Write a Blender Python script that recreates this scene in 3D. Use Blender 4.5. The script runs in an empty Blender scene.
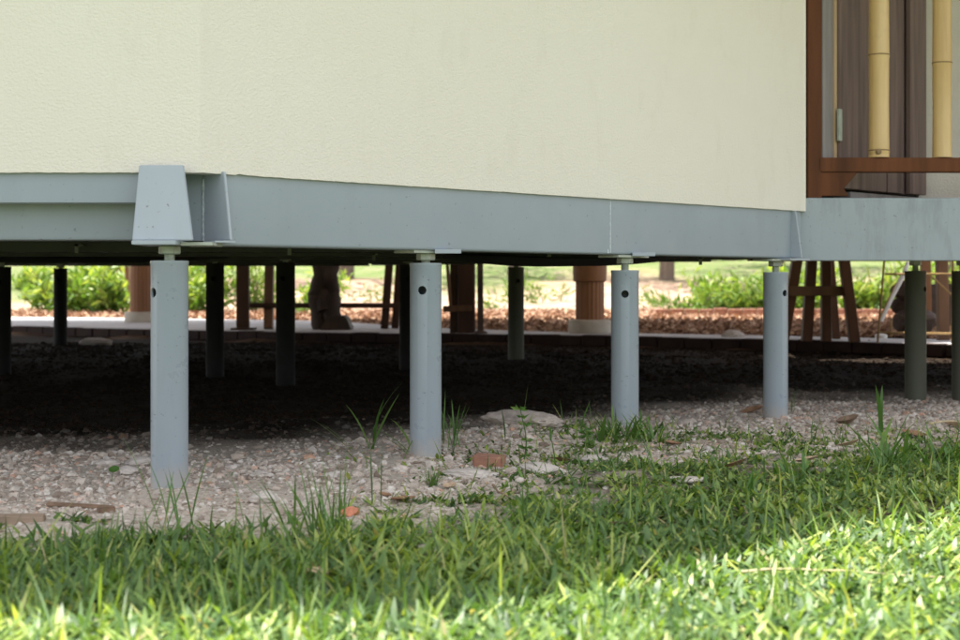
import bpy, bmesh, math, random
import numpy as np
from mathutils import Vector, Matrix, noise as mnoise

random.seed(7)
rng = np.random.default_rng(7)
S = bpy.context.scene
COL = S.collection
R = math.radians
FPX = 1460.0           # focal length in pixels of a 960 px wide frame
CAMZ = 0.635
HOR = 284.0


def at(px, py, Y):
    """world point at depth Y that the 960x640 photograph shows at (px, py)"""
    return Vector(((px - 480) * Y / FPX, Y, CAMZ + (HOR - py) * Y / FPX))


# ------------------------------------------------------------------ camera
cam_d = bpy.data.cameras.new('camera')
cam = bpy.data.objects.new('camera', cam_d)
COL.objects.link(cam)
S.camera = cam
cam.location = (0, 0, CAMZ)
cam.rotation_euler = (R(90), 0, 0)
cam_d.sensor_width = 36
cam_d.lens = 36 * FPX / 960
cam_d.shift_y = -(320 - HOR) / 960
cam_d.clip_start = 0.05
cam_d.clip_end = 2000
cam_d.dof.use_dof = True
cam_d.dof.focus_distance = 5.2
cam_d.dof.aperture_fstop = 4.0
cam_d.dof.aperture_blades = 9

# ------------------------------------------------------------------ light
SUN_EL = R(74.0)
SUN_DIR = Vector((-0.383 * math.cos(SUN_EL), 0.924 * math.cos(SUN_EL), math.sin(SUN_EL)))
world = bpy.data.worlds.new('World')
S.world = world
world.use_nodes = True
wn = world.node_tree
wn.nodes.clear()
sky = wn.nodes.new('ShaderNodeTexSky')
sky.sky_type = 'NISHITA'
sky.sun_disc = False
sky.sun_elevation = SUN_EL
sky.sun_rotation = math.atan2(SUN_DIR.x, SUN_DIR.y)
sky.air_density = 1.0
sky.dust_density = 2.5
sky.ozone_density = 1.0
bg = wn.nodes.new('ShaderNodeBackground')
bg.inputs['Strength'].default_value = 0.098
wo = wn.nodes.new('ShaderNodeOutputWorld')
# unseen cloud added to whiten and lift the sky light
hs = wn.nodes.new('ShaderNodeHueSaturation')
hs.inputs['Saturation'].default_value = 0.34
hs.inputs['Value'].default_value = 1.25
wn.links.new(sky.outputs[0], hs.inputs['Color'])
tcw = wn.nodes.new('ShaderNodeTexCoord')
nzw = wn.nodes.new('ShaderNodeTexNoise')
nzw.inputs['Scale'].default_value = 2.6
nzw.inputs['Detail'].default_value = 7
wn.links.new(tcw.outputs['Generated'], nzw.inputs['Vector'])
rpw = wn.nodes.new('ShaderNodeValToRGB')
rpw.color_ramp.elements[0].position = 0.42
rpw.color_ramp.elements[0].color = (0.9, 0.9, 0.9, 1)
rpw.color_ramp.elements[1].position = 0.66
rpw.color_ramp.elements[1].color = (1.75, 1.68, 1.58, 1)
wn.links.new(nzw.outputs['Fac'], rpw.inputs[0])
mxw = wn.nodes.new('ShaderNodeMix')
mxw.data_type = 'RGBA'
mxw.blend_type = 'MULTIPLY'
mxw.inputs[0].default_value = 1
wn.links.new(hs.outputs[0], mxw.inputs[6])
wn.links.new(rpw.outputs[0], mxw.inputs[7])
wn.links.new(mxw.outputs[2], bg.inputs['Color'])
wn.links.new(bg.outputs[0], wo.inputs['Surface'])

sun_d = bpy.data.lights.new('sun', 'SUN')
sun_d.energy = 5.0
sun_d.angle = R(0.53)
sun_d.color = (1.0, 0.955, 0.88)
sun = bpy.data.objects.new('sun', sun_d)
COL.objects.link(sun)
sun.rotation_euler = SUN_DIR.to_track_quat('Z', 'Y').to_euler()
sun.location = (0, 0, 30)

S.view_settings.view_transform = 'Standard'
S.view_settings.look = 'None'
S.view_settings.exposure = 1.74
S.view_settings.gamma = 1
S.render.engine = 'CYCLES'
S.cycles.use_denoising = True
S.cycles.max_bounces = 8
S.cycles.transparent_max_bounces = 8
S.cycles.sample_clamp_indirect = 8


# ------------------------------------------------------------------ material helpers
class Mat:
    def __init__(self, name, rough=0.6, spec=0.5):
        self.m = bpy.data.materials.new(name)
        self.m.use_nodes = True
        self.t = self.m.node_tree
        self.b = self.t.nodes['Principled BSDF']
        self.b.inputs['Roughness'].default_value = rough
        self.b.inputs['Specular IOR Level'].default_value = spec
        self._co = None

    def n(self, typ, **kw):
        nd = self.t.nodes.new(typ)
        for k, v in kw.items():
            setattr(nd, k, v)
        return nd

    def l(self, a, b):
        self.t.links.new(a, b)

    def co(self, kind='Object'):
        if self._co is None:
            self._co = self.n('ShaderNodeTexCoord')
        return self._co.outputs[kind]

    def noise(self, scale, detail=4, rough=0.55, stretch=None, kind='Object'):
        nd = self.n('ShaderNodeTexNoise')
        nd.inputs['Scale'].default_value = scale
        nd.inputs['Detail'].default_value = detail
        nd.inputs['Roughness'].default_value = rough
        src = self.co(kind)
        if stretch:
            mp = self.n('ShaderNodeMapping')
            mp.inputs['Scale'].default_value = stretch
            self.l(src, mp.inputs['Vector'])
            src = mp.outputs[0]
        self.l(src, nd.inputs['Vector'])
        return nd.outputs['Fac']

    def ramp(self, fac, stops):
        nd = self.n('ShaderNodeValToRGB')
        e = nd.color_ramp.elements
        while len(e) < len(stops):
            e.new(0.5)
        for i, (p, c) in enumerate(stops):
            e[i].position = p
            e[i].color = (*c, 1) if len(c) == 3 else c
        self.l(fac, nd.inputs[0])
        return nd.outputs[0]

    def mix(self, fac, a, b, mode='MIX'):
        nd = self.n('ShaderNodeMix', data_type='RGBA', blend_type=mode)
        for sock, v in ((nd.inputs[0], fac), (nd.inputs[6], a), (nd.inputs[7], b)):
            if isinstance(v, (int, float)):
                sock.default_value = v
            elif isinstance(v, tuple):
                sock.default_value = (*v, 1)
            else:
                self.l(v, sock)
        return nd.outputs[2]

    def attr(self, name):
        nd = self.n('ShaderNodeAttribute', attribute_name=name)
        return nd.outputs['Fac']

    def color(self, c):
        if isinstance(c, tuple):
            self.b.inputs['Base Color'].default_value = (*c, 1)
        else:
            self.l(c, self.b.inputs['Base Color'])

    def bump(self, h, strength=0.3, dist=0.01):
        nd = self.n('ShaderNodeBump')
        nd.inputs['Strength'].default_value = strength
        nd.inputs['Distance'].default_value = dist
        self.l(h, nd.inputs['Height'])
        self.l(nd.outputs[0], self.b.inputs['Normal'])

    def rough(self, r):
        self.l(r, self.b.inputs['Roughness'])


def simple(name, c, rough=0.6, var=0.25, scale=8, spec=0.4, stretch=None, bump=0.15, bscale=60):
    m = Mat(name, rough, spec)
    f = m.noise(scale, 5, 0.6, stretch)
    lo = tuple(v * (1 - var) for v in c)
    hi = tuple(min(1, v * (1 + var)) for v in c)
    m.color(m.ramp(f, [(0.3, lo), (0.7, hi)]))
    if bump:
        m.bump(m.noise(bscale, 4, 0.6, stretch), bump, 0.004)
    return m.m


M = {}
# cream stucco
m = Mat('cream_stucco', 0.85, 0.2)
f = m.noise(1.3, 5, 0.6)
f2 = m.noise(9, 6, 0.7, (1, 1, 0.35))
c = m.mix(m.ramp(f, [(0.3, (0, 0, 0)), (0.75, (1, 1, 1))]), (0.75, 0.712, 0.635), (0.73, 0.685, 0.60))
c = m.mix(m.ramp(f2, [(0.55, (0, 0, 0)), (0.85, (0.5, 0.5, 0.5))]), c, (0.63, 0.585, 0.49))
sp = m.noise(38, 2, 0.5)
c = m.mix(m.ramp(sp, [(0.80, (0, 0, 0)), (0.84, (0.6, 0.6, 0.6))]), c, (0.40, 0.37, 0.30))
m.color(c)
h1 = m.noise(98, 3, 0.5, (1, 1, 1.3))
h2 = m.noise(230, 2, 0.5)
hm = m.n('ShaderNodeMath', operation='MULTIPLY_ADD')
m.l(h2, hm.inputs[0]); hm.inputs[1].default_value = 0.35; m.l(h1, hm.inputs[2])
m.bump(hm.outputs[0], 0.42, 0.008)
M['stucco'] = m.m


def paint(name, base, dirt_shade, dirt_amt, rough=0.42, scale=5, spec=0.45, speck=None, lo_hi=(.52, .8)):
    m = Mat(name, rough, spec)
    f = m.noise(2.2, 4, 0.6)
    lo = tuple(v * 0.93 for v in base)
    c = m.ramp(f, [(0.3, lo), (0.7, base)])
    st = m.noise(scale, 6, 0.7, (1, 1, 0.22))
    c = m.mix(m.ramp(st, [(lo_hi[0], (0, 0, 0)), (lo_hi[1], (dirt_amt,) * 3)]), c, dirt_shade)
    sp = m.noise(60, 3, 0.6)
    c = m.mix(m.ramp(sp, [(0.67, (0, 0, 0)), (0.73, (0.7, 0.7, 0.7))]), c, speck or tuple(v * 0.55 for v in dirt_shade))
    m.color(c)
    rr = m.noise(12, 4, 0.6)
    m.rough(m.ramp(rr, [(0.3, (rough - .08,) * 3), (0.7, (rough + .14,) * 3)]))
    m.bump(m.noise(140, 2, 0.5), 0.06, 0.002)
    return m.m


M['paint'] = paint('blue_grey_steel_paint', (0.290, 0.335, 0.372), (0.235, 0.27, 0.295), 0.45)
M['paint_light'] = paint('pale_blue_grey_paint', (0.375, 0.42, 0.465), (0.29, 0.325, 0.33), 0.45)
M['paint_rusty'] = paint('chipped_pale_paint', (0.375, 0.42, 0.465), (0.29, 0.325, 0.33), 0.5, speck=(0.12, 0.075, 0.05))
M['paint_deck'] = paint('stained_blue_grey_paint', (0.325, 0.372, 0.395), (0.19, 0.218, 0.23), 0.75, 0.5, 6, lo_hi=(.47, .66))
M['paint_shade'] = paint('shade_dark_paint', (0.013, 0.015, 0.012), (0.009, 0.009, 0.008), 0.6)  # near-black copy of the beam paint, underfloor shade put in the colour
M['tube'] = paint('pile_paint', (0.30, 0.348, 0.385), (0.22, 0.25, 0.265), 0.5, 0.32, 7)
mt = M['tube'].node_tree
pb = mt.nodes['Principled BSDF']
src = pb.inputs['Base Color'].links[0].from_socket
tcn = mt.nodes.new('ShaderNodeTexCoord'); sp_ = mt.nodes.new('ShaderNodeSeparateXYZ')
mt.links.new(tcn.outputs['Object'], sp_.inputs[0])
nz = mt.nodes.new('ShaderNodeTexNoise'); nz.inputs['Scale'].default_value = 26; nz.inputs['Detail'].default_value = 6
mt.links.new(tcn.outputs['Object'], nz.inputs['Vector'])
ma = mt.nodes.new('ShaderNodeMath'); ma.operation = 'MULTIPLY_ADD'; ma.inputs[1].default_value = .16
mt.links.new(nz.outputs['Fac'], ma.inputs[0]); mt.links.new(sp_.outputs['Z'], ma.inputs[2])
mr = mt.nodes.new('ShaderNodeMapRange'); mr.inputs[1].default_value = .08; mr.inputs[2].default_value = .17; mr.inputs[3].default_value = .75; mr.inputs[4].default_value = 0
mt.links.new(ma.outputs[0], mr.inputs[0])
mxn = mt.nodes.new('ShaderNodeMix'); mxn.data_type = 'RGBA'; mxn.inputs[7].default_value = (.40, .35, .30, 1)
mt.links.new(mr.outputs[0], mxn.inputs[0]); mt.links.new(src, mxn.inputs[6]); mt.links.new(mxn.outputs[2], pb.inputs['Base Color'])
M['tube_shade'] = paint('olive_shade_pile_paint', (0.075, 0.078, 0.055), (0.05, 0.05, 0.035), 0.6, 0.5, 7)  # pile paint darkened to carry the shade below the floor
M['tube_deep_shade'] = paint('shaded_dark_pile_paint', (0.013, 0.014, 0.013), (0.01, 0.01, 0.009), 0.6, 0.6, 7, 0.2)  # same pile paint, nearly black to imitate deep shade
M['zinc'] = simple('galvanised_steel', (0.36, 0.39, 0.33), 0.45, 0.2, 25, 0.5)
M['clip'] = simple('dull_clip_steel', (0.13, 0.14, 0.11), 0.6, 0.3, 25, 0.3)
M['black'] = simple('black_sheet', (0.022, 0.022, 0.02), 0.75, 0.3, 6)
M['floor_panel'] = simple('floor_underside', (0.014, 0.012, 0.011), 0.9, 0.3, 4, 0.1)  # blackened so the colour carries the underfloor shade
M['roof'] = simple('roof_tiles', (0.20, 0.13, 0.09), 0.8, 0.3, 3)
M['soffit'] = simple('timber_soffit', (0.35, 0.26, 0.17), 0.7, 0.2, 3)
M['redwood'] = simple('red_brown_timber', (0.125, 0.043, 0.015), 0.6, 0.5, 6, 0.18, (1, 1, 0.08), 0.25, 70)
M['doorwood'] = simple('weathered_dark_planks', (0.185, 0.13, 0.113), 0.6, 0.38, 22, 0.3, (1, 1, 0.05), 0.3, 80)
M['framewood'] = simple('grey_timber_frame', (0.23, 0.21, 0.205), 0.65, 0.25, 22, 0.3, (1, 1, 0.06), 0.3, 80)
M['tanwood'] = simple('tan_timber_strip', (0.50, 0.36, 0.22), 0.6, 0.15, 20, 0.3, (1, 1, 0.08))
M['furn'] = simple('brown_furniture_timber', (0.052, 0.023, 0.013), 0.55, 0.35, 9, 0.3, (1, 1, 0.12), 0.3, 60)
M['furn_mid'] = simple('mid_brown_timber', (0.105, 0.046, 0.024), 0.55, 0.35, 9, 0.25, (1, 1, 0.12), 0.3, 60)
M['furn_pale'] = simple('pale_brown_timber', (0.16, 0.085, 0.048), 0.6, 0.3, 9, 0.3, (1, 1, 0.12), 0.3, 60)
M['stump'] = simple('carved_dark_wood', (0.045, 0.028, 0.020), 0.7, 0.45, 7, 0.3, (1, 1, 0.2), 0.5, 30)
M['pillar'] = simple('terracotta_pillar', (0.25, 0.115, 0.052), 0.55, 0.22, 6, 0.3, (1, 1, 0.15))
M['plinth'] = simple('pale_concrete', (0.50, 0.46, 0.39), 0.8, 0.15, 8)
M['concrete'] = simple('patio_concrete', (0.46, 0.45, 0.46), 0.8, 0.2, 2.2, 0.3)
M['brick'] = simple('dark_red_brick', (0.026, 0.012, 0.009), 0.85, 0.35, 7)
M['brick_pale'] = simple('weathered_red_brick', (0.30, 0.15, 0.10), 0.9, 0.3, 20)
M['weld'] = simple('painted_weld', (0.50, 0.55, 0.57), 0.5, 0.3, 90, 0.4, None, 0.6, 200)
M['hole'] = simple('dark_pile_core', (0.02, 0.02, 0.02), 0.8, 0.1)

m = Mat('dry_bamboo', 0.38, 0.45)
f = m.noise(14, 5, 0.6, (1, 1, 0.07))
f2 = m.noise(7, 4, 0.6)
c = m.ramp(f, [(0.3, (0.48, 0.31, 0.115)), (0.7, (0.64, 0.46, 0.22))])
c = m.mix(m.ramp(f2, [(0.6, (0, 0, 0)), (0.85, (0.6, 0.6, 0.6))]), c, (0.36, 0.24, 0.11))
m.color(c); m.bump(m.noise(90, 3, 0.5, (1, 1, 0.05)), 0.15, 0.002)
M['bamboo'] = m.m
M['bamboo_node'] = simple('bamboo_node', (0.22, 0.145, 0.07), 0.6, 0.2, 30)
M['cane'] = simple('yellow_cane', (0.27, 0.165, 0.055), 0.5, 0.2, 15)


def leafmat(name, stops, trans=0.35, rough=0.45):
    m = Mat(name, rough, 0.4)
    c = m.ramp(m.attr('tint'), stops)
    v = m.noise(40, 3, 0.6)
    c = m.mix(m.ramp(v, [(0.35, (0.25, 0.25, 0.25)), (0.65, (0, 0, 0))]), c, tuple(x * 0.6 for x in stops[1][1]))
    m.color(c)
    tr = m.n('ShaderNodeBsdfTranslucent')
    tc = m.mix(1.0, c, (1.0, 1.0, 0.42), 'MULTIPLY')
    m.l(tc, tr.inputs['Color'])
    mx = m.n('ShaderNodeMixShader')
    mx.inputs[0].default_value = trans
    out = m.t.nodes['Material Output']
    m.l(m.b.outputs[0], mx.inputs[1]); m.l(tr.outputs[0], mx.inputs[2])
    m.l(mx.outputs[0], out.inputs['Surface'])
    return m.m


M['grass'] = leafmat('lawn_blades', [(0.0, (0.05, 0.11, 0.033)), (0.4, (0.125, 0.225, 0.062)),
                                     (0.8, (0.33, 0.43, 0.085)), (0.93, (0.50, 0.55, 0.17)), (0.98, (0.42, 0.36, 0.18))], 0.42, 0.46)
M['weed'] = leafmat('weed_leaves', [(0.0, (0.07, 0.16, 0.03)), (0.5, (0.10, 0.21, 0.045)), (1.0, (0.19, 0.30, 0.07))], 0.35, 0.42)
M['shrub'] = leafmat('shrub_leaves', [(0.0, (0.06, 0.14, 0.025)), (0.5, (0.16, 0.28, 0.05)), (1.0, (0.42, 0.50, 0.12))], 0.4, 0.5)
M['tree_leaf'] = leafmat('tree_leaves', [(0.0, (0.06, 0.11, 0.03)), (0.5, (0.11, 0.19, 0.05)), (1.0, (0.22, 0.30, 0.09))], 0.4, 0.5)
M['deadleaf'] = simple('dry_brown_leaf', (0.24, 0.135, 0.075), 0.7, 0.35, 40)
M['deadleaf_pale'] = simple('dry_tan_leaf', (0.42, 0.30, 0.20), 0.7, 0.3, 40)
M['straw'] = simple('dry_straw', (0.52, 0.42, 0.25), 0.7, 0.2, 30)
M['twig'] = simple('dead_twig', (0.20, 0.13, 0.085), 0.8, 0.3, 30)
M['bark'] = simple('tree_bark', (0.17, 0.13, 0.10), 0.85, 0.35, 12, 0.2, (1, 1, 0.3), 0.5, 25)
M['oldplank'] = simple('old_grey_plank', (0.27, 0.20, 0.145), 0.8, 0.35, 18, 0.2, (0.15, 1, 1), 0.4, 60)
M['rock'] = simple('pale_rock', (0.47, 0.42, 0.375), 0.9, 0.22, 9, 0.2, None, 0.6, 40)
M['rock_red'] = simple('orange_brick_chip', (0.50, 0.20, 0.12), 0.9, 0.25, 14, 0.2, None, 0.5, 50)
M['rock_dark'] = simple('dark_brown_rock', (0.075, 0.052, 0.042), 0.8, 0.4, 6, 0.3, None, 0.6, 20)
M['sand_lump'] = simple('hard_sand', (0.34, 0.29, 0.25), 0.95, 0.35, 22, 0.1, None, 1.0, 70)
M['white'] = simple('white_plastic', (0.75, 0.75, 0.74), 0.4, 0.05, 5)

m = Mat('gravel_chips', 0.9, 0.2)
c = m.ramp(m.attr('tint'), [(0.0, (0.20, 0.15, 0.115)), (0.3, (0.44, 0.365, 0.30)), (0.62, (0.58, 0.505, 0.43)),
                           (0.84, (0.70, 0.65, 0.58)), (0.92, (0.56, 0.32, 0.21)), (1.0, (0.70, 0.66, 0.61))])
v = m.noise(60, 4, 0.6)
c = m.mix(m.ramp(v, [(0.3, (0.5, 0.5, 0.5)), (0.7, (0, 0, 0))]), c, (0.25, 0.2, 0.165))
c = m.mix(m.attr('floor_shade'), c, (0.024, 0.017, 0.012))  # stones darken inward, shade under the house painted in
m.color(c); m.bump(m.noise(240, 3, 0.6), 0.5, 0.003)
M['gravel'] = m.m

M['shade_chips'] = simple('shade_dark_chips', (0.024, 0.017, 0.012), 0.95, 0.5, 25, 0.05, None, 0.5, 120)  # gravel blackened to imitate the shade below the floor
# ground: crushed stone, soil below the lawn, soil blackened to imitate shade further in, mulch and grass in the garden
m = Mat('ground_soil', 0.95, 0.06)
vor = m.n('ShaderNodeTexVoronoi'); vor.inputs['Scale'].default_value = 75
m.l(m.co(), vor.inputs['Vector'])
sep = m.n('ShaderNodeSeparateColor'); m.l(vor.outputs['Color'], sep.inputs[0])
grav = m.ramp(sep.outputs[0], [(0.0, (0.29, 0.23, 0.18)), (0.35, (0.47, 0.395, 0.325)), (0.7, (0.56, 0.49, 0.41)), (1.0, (0.65, 0.60, 0.53))])
sand = m.ramp(m.noise(30, 8, 0.75), [(0.3, (0.37, 0.31, 0.25)), (0.7, (0.58, 0.52, 0.445))])
grav = m.mix(m.ramp(m.noise(3.5, 4, 0.6), [(0.42, (0, 0, 0)), (0.58, (1, 1, 1))]), grav, sand)
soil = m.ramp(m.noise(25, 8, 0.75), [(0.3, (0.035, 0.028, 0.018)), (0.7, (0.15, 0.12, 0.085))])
dirt_shade = m.ramp(m.noise(18, 8, 0.75), [(0.3, (0.010, 0.007, 0.005)), (0.7, (0.034, 0.023, 0.016))])  # very dark soil ramp, shade under the house put into it
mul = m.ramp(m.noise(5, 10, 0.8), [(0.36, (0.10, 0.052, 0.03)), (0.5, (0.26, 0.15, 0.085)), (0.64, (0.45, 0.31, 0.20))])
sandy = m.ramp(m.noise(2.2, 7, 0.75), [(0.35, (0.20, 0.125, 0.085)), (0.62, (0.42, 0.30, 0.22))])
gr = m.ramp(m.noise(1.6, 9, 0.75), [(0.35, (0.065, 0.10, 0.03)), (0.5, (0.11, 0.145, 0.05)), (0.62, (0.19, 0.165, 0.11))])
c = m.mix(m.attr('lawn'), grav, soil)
c = m.mix(m.attr('dirt_shade'), c, dirt_shade)
c = m.mix(m.attr('mulch'), c, mul)
c = m.mix(m.attr('sandy'), c, sandy)
c = m.mix(m.attr('meadow'), c, gr)
m.color(c)
bh = m.n('ShaderNodeMath', operation='ADD')
m.l(vor.outputs['Distance'], bh.inputs[0]); m.l(m.noise(90, 6, 0.7), bh.inputs[1])
m.bump(bh.outputs[0], 0.7, 0.012)
M['ground'] = m.m


# ------------------------------------------------------------------ mesh helpers
def new_mesh(name, V, F, mat=None, smooth=False, tint=None, attrs=None):
    """V (n,3); F one (m,k) index array or a list of such arrays; tint one value per vertex"""
    V = np.ascontiguousarray(V, dtype=np.float32)
    Fs = F if isinstance(F, list) else [F]
    Fs = [np.asarray(f, dtype=np.int32) for f in Fs if len(f)]
    me = bpy.data.meshes.new(name)
    me.vertices.add(len(V))
    me.vertices.foreach_set('co', V.ravel())
    loops = np.concatenate([f.ravel() for f in Fs])
    tot = np.concatenate([np.full(len(f), f.shape[1], np.int32) for f in Fs])
    start = np.concatenate([[0], np.cumsum(tot)[:-1]]).astype(np.int32)
    me.loops.add(len(loops))
    me.loops.foreach_set('vertex_index', loops)
    me.polygons.add(len(tot))
    me.polygons.foreach_set('loop_start', start)
    me.polygons.foreach_set('loop_total', tot)
    me.polygons.foreach_set('use_smooth', np.full(len(tot), smooth, dtype=bool))
    if tint is not None:
        attrs = dict(attrs or {}, tint=tint)
    for k, v in (attrs or {}).items():
        a = me.attributes.new(k, 'FLOAT', 'POINT')
        a.data.foreach_set('value', np.ascontiguousarray(v, dtype=np.float32))
    me.update(calc_edges=True)
    me.validate()
    if mat:
        me.materials.append(mat)
    return me


def link(name, me, parent=None):
    o = bpy.data.objects.new(name, me)
    COL.objects.link(o)
    if parent is not None:
        o.parent = parent
        p = parent
        loc = Vector((0, 0, 0))
        while p is not None:
            loc += p.location
            p = p.parent
        # meshes are written in world metres: undo the Empty's own place once
        if parent.type == 'EMPTY':
            o.matrix_parent_inverse = Matrix.Translation(-parent.location)
    return o


def tag(o, label=None, cat=None, group=None, kind=None):
    if label: o['label'] = label
    if cat: o['category'] = cat
    if group: o['group'] = group
    if kind: o['kind'] = kind
    return o


def thing(name, label, cat, loc, group=None):
    o = bpy.data.objects.new(name, None)
    COL.objects.link(o)
    o.location = loc
    o.empty_display_size = 0.1
    return tag(o, label, cat, group)


class MB:
    """collects boxes, prisms and tubes in world metres, then links them as one mesh"""
    def __init__(self):
        self.v = []
        self.f = []

    def add(self, vs, fs):
        k = len(self.v)
        self.v += [tuple(p) for p in vs]
        self.f += [tuple(i + k for i in f) for f in fs]
        return self

    def box(self, x0, x1, y0, y1, z0, z1, mp=None):
        P = [(x, y, z) for z in (z0, z1) for y in (y0, y1) for x in (x0, x1)]
        if mp: P = [mp(*p) for p in P]
        return self.add(P, [(0, 2, 3, 1), (4, 5, 7, 6), (0, 1, 5, 4), (2, 6, 7, 3), (0, 4, 6, 2), (1, 3, 7, 5)])

    def prism(self, poly, a, b, mp):
        """poly of (u, v) pairs, swept from a to b: mp(u, v, w) gives the world point"""
        n = len(poly)
        P = [mp(u, v, a) for u, v in poly] + [mp(u, v, b) for u, v in poly]
        F = [tuple(range(n)), tuple(range(2 * n - 1, n - 1, -1))]
        F += [(i, i + n, (i + 1) % n + n, (i + 1) % n) for i in range(n)]
        return self.add(P, F)

    def tube(self, pts, rad, seg=10, cap=True):
        pts = [Vector(p) for p in pts]
        if not hasattr(rad, '__len__'): rad = [rad] * len(pts)
        rings = []
        up = Vector((0.31, 0.17, 0.93))
        for i, p in enumerate(pts):
            d = (pts[min(i + 1, len(pts) - 1)] - pts[max(i - 1, 0)]).normalized()
            u = d.cross(up)
            if u.length < 1e-3: u = d.cross(Vector((1, 0, 0)))
            u.normalize()
            w = d.cross(u)
            rings.append([p + (u * math.cos(2 * math.pi * k / seg) + w * math.sin(2 * math.pi * k / seg)) * rad[i] for k in range(seg)])
        P = [q for r in rings for q in r]
        F = []
        for i in range(len(pts) - 1):
            for k in range(seg):
                a, b = i * seg + k, i * seg + (k + 1) % seg
                F.append((a, b, b + seg, a + seg))
        if cap:
            F.append(tuple(range(seg))[::-1])
            F.append(tuple((len(pts) - 1) * seg + k for k in range(seg)))
        return self.add(P, F)

    def lathe(self, prof, cx, cy, seg=32, cap=True):
        P, F = [], []
        for r, z in prof:
            P += [(cx + r * math.cos(2 * math.pi * k / seg), cy + r * math.sin(2 * math.pi * k / seg), z) for k in range(seg)]
        for i in range(len(prof) - 1):
            for k in range(seg):
                a, b = i * seg + k, i * seg + (k + 1) % seg
                F.append((a, b, b + seg, a + seg))
        if cap:
            F.append(tuple(range(seg))[::-1])
            F.append(tuple((len(prof) - 1) * seg + k for k in range(seg)))
        return self.add(P, F)

    def build(self, name, mat, parent=None, bevel=0, smooth=False, segs=2):
        bm = bmesh.new()
        vs = [bm.verts.new(p) for p in self.v]
        for f in self.f:
            try: bm.faces.new([vs[i] for i in f])
            except ValueError: pass
        bmesh.ops.recalc_face_normals(bm, faces=bm.faces)
        if bevel:
            es = [e for e in bm.edges if len(e.link_faces) == 2 and e.calc_face_angle() > 0.6]
            bmesh.ops.bevel(bm, geom=es, offset=bevel, segments=segs, affect='EDGES', clamp_overlap=True)
        me = bpy.data.meshes.new(name)
        bm.to_mesh(me)
        bm.free()
        if smooth:
            me.polygons.foreach_set('use_smooth', [True] * len(me.polygons))
            try: me.set_sharp_from_angle(angle=R(40))
            except Exception: pass
        me.materials.append(mat)
        return link(name, me, parent)


_lat = rng.random((256, 256))


def vnoise(x, y):
    x = np.asarray(x, float); y = np.asarray(y, float)
    xi = np.floor(x).astype(int); yi = np.floor(y).astype(int)
    fx = x - xi; fy = y - yi
    fx = fx * fx * (3 - 2 * fx); fy = fy * fy * (3 - 2 * fy)
    g = lambda a, b: _lat[a % 256, b % 256]
    return (g(xi, yi) * (1 - fx) + g(xi + 1, yi) * fx) * (1 - fy) + (g(xi, yi + 1) * (1 - fx) + g(xi + 1, yi + 1) * fx) * fy


def sstep(a, b, x):
    t = np.clip((np.asarray(x, float) - a) / (b - a), 0, 1)
    return t * t * (3 - 2 * t)


# ------------------------------------------------------------------ ground
EDGE_X = [-9.0, -4.96, -1.8, 0.68, 2.48, 3.35, 5.5]
EDGE_Y = [16.2, 15.1, 13.2, 12.45, 11.3, 10.5, 9.6]
SPARSE = ([-4, -1.24, -.74, -.44, -.25, .07, .315, .515, .81, 1.09, 1.53, 2.02, 4],
          [3.75, 3.77, 3.85, 4.15, 4.42, 4.95, 5.72, 6.15, 5.94, 5.72, 5.87, 6.10, 6.1])
DENSE = ([-4, -1.2, -.7, -.37, -.08, .235, .58, .98, 1.53, 4],
         [3.4, 3.4, 3.35, 3.15, 3.2, 3.6, 4.3, 4.7, 5.2, 5.3])


def ground(x, y):
    x = np.asarray(x, float); y = np.asarray(y, float)
    near = 1 - sstep(9, 14, y)
    z = (vnoise(x * 2.1, y * 2.1) - .5) * .022 * near + (vnoise(x * 7, y * 7) - .5) * .012 * near
    z = z + (vnoise(x * 21 + 9, y * 21) - .5) * .006 * near
    z = z + .060 * np.exp(-(((x - .17) / .24) ** 2 + ((y - 5.72) / .22) ** 2))
    z = z + .030 * np.exp(-(((x - .35) / .5) ** 2 + ((y - 5.9) / .5) ** 2))
    z = z + .11 * sstep(7.4, 11.2, y)
    for hx, hy in ((-.9565, 4.498), (-.196, 5.27), (.6, 6.045), (1.38, 6.815)):
        z = z + .020 * np.exp(-((x - hx) ** 2 + (y - hy) ** 2) / .013)
    ye = np.interp(x, EDGE_X, EDGE_Y)
    z = z + .07 * sstep(.1, .35, y - ye)
    z = z + 1.25 * sstep(27, 47, y + (vnoise(x * .2, y * .15) - .5) * 4) + .12 * (vnoise(x * .5, y * .4) - .5) * sstep(24, 30, y)
    return z


def lawn_mask(x, y):
    ys = np.interp(x, *SPARSE); yd = np.interp(x, *DENSE)
    n = vnoise(np.asarray(x) * 3.3 + 3, np.asarray(y) * 3.3) * .6 + vnoise(np.asarray(x) * 11, np.asarray(y) * 11 + 7) * .4
    yy = y + (n - .5) * 1.0
    t = np.clip((ys - yy) / np.maximum(ys - yd, .15), 0, 1)     # 0 at the outer edge, 1 in the dense lawn
    return t


def axis(lo, hi, dlo, dhi, fine, n_out):
    mid = np.arange(dlo, dhi + fine * .5, fine)
    a = dlo - np.geomspace(fine * 2, dlo - lo, n_out)
    b = dhi + np.geomspace(fine * 2, hi - dhi, n_out)
    return np.concatenate([a[::-1], mid, b])


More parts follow.
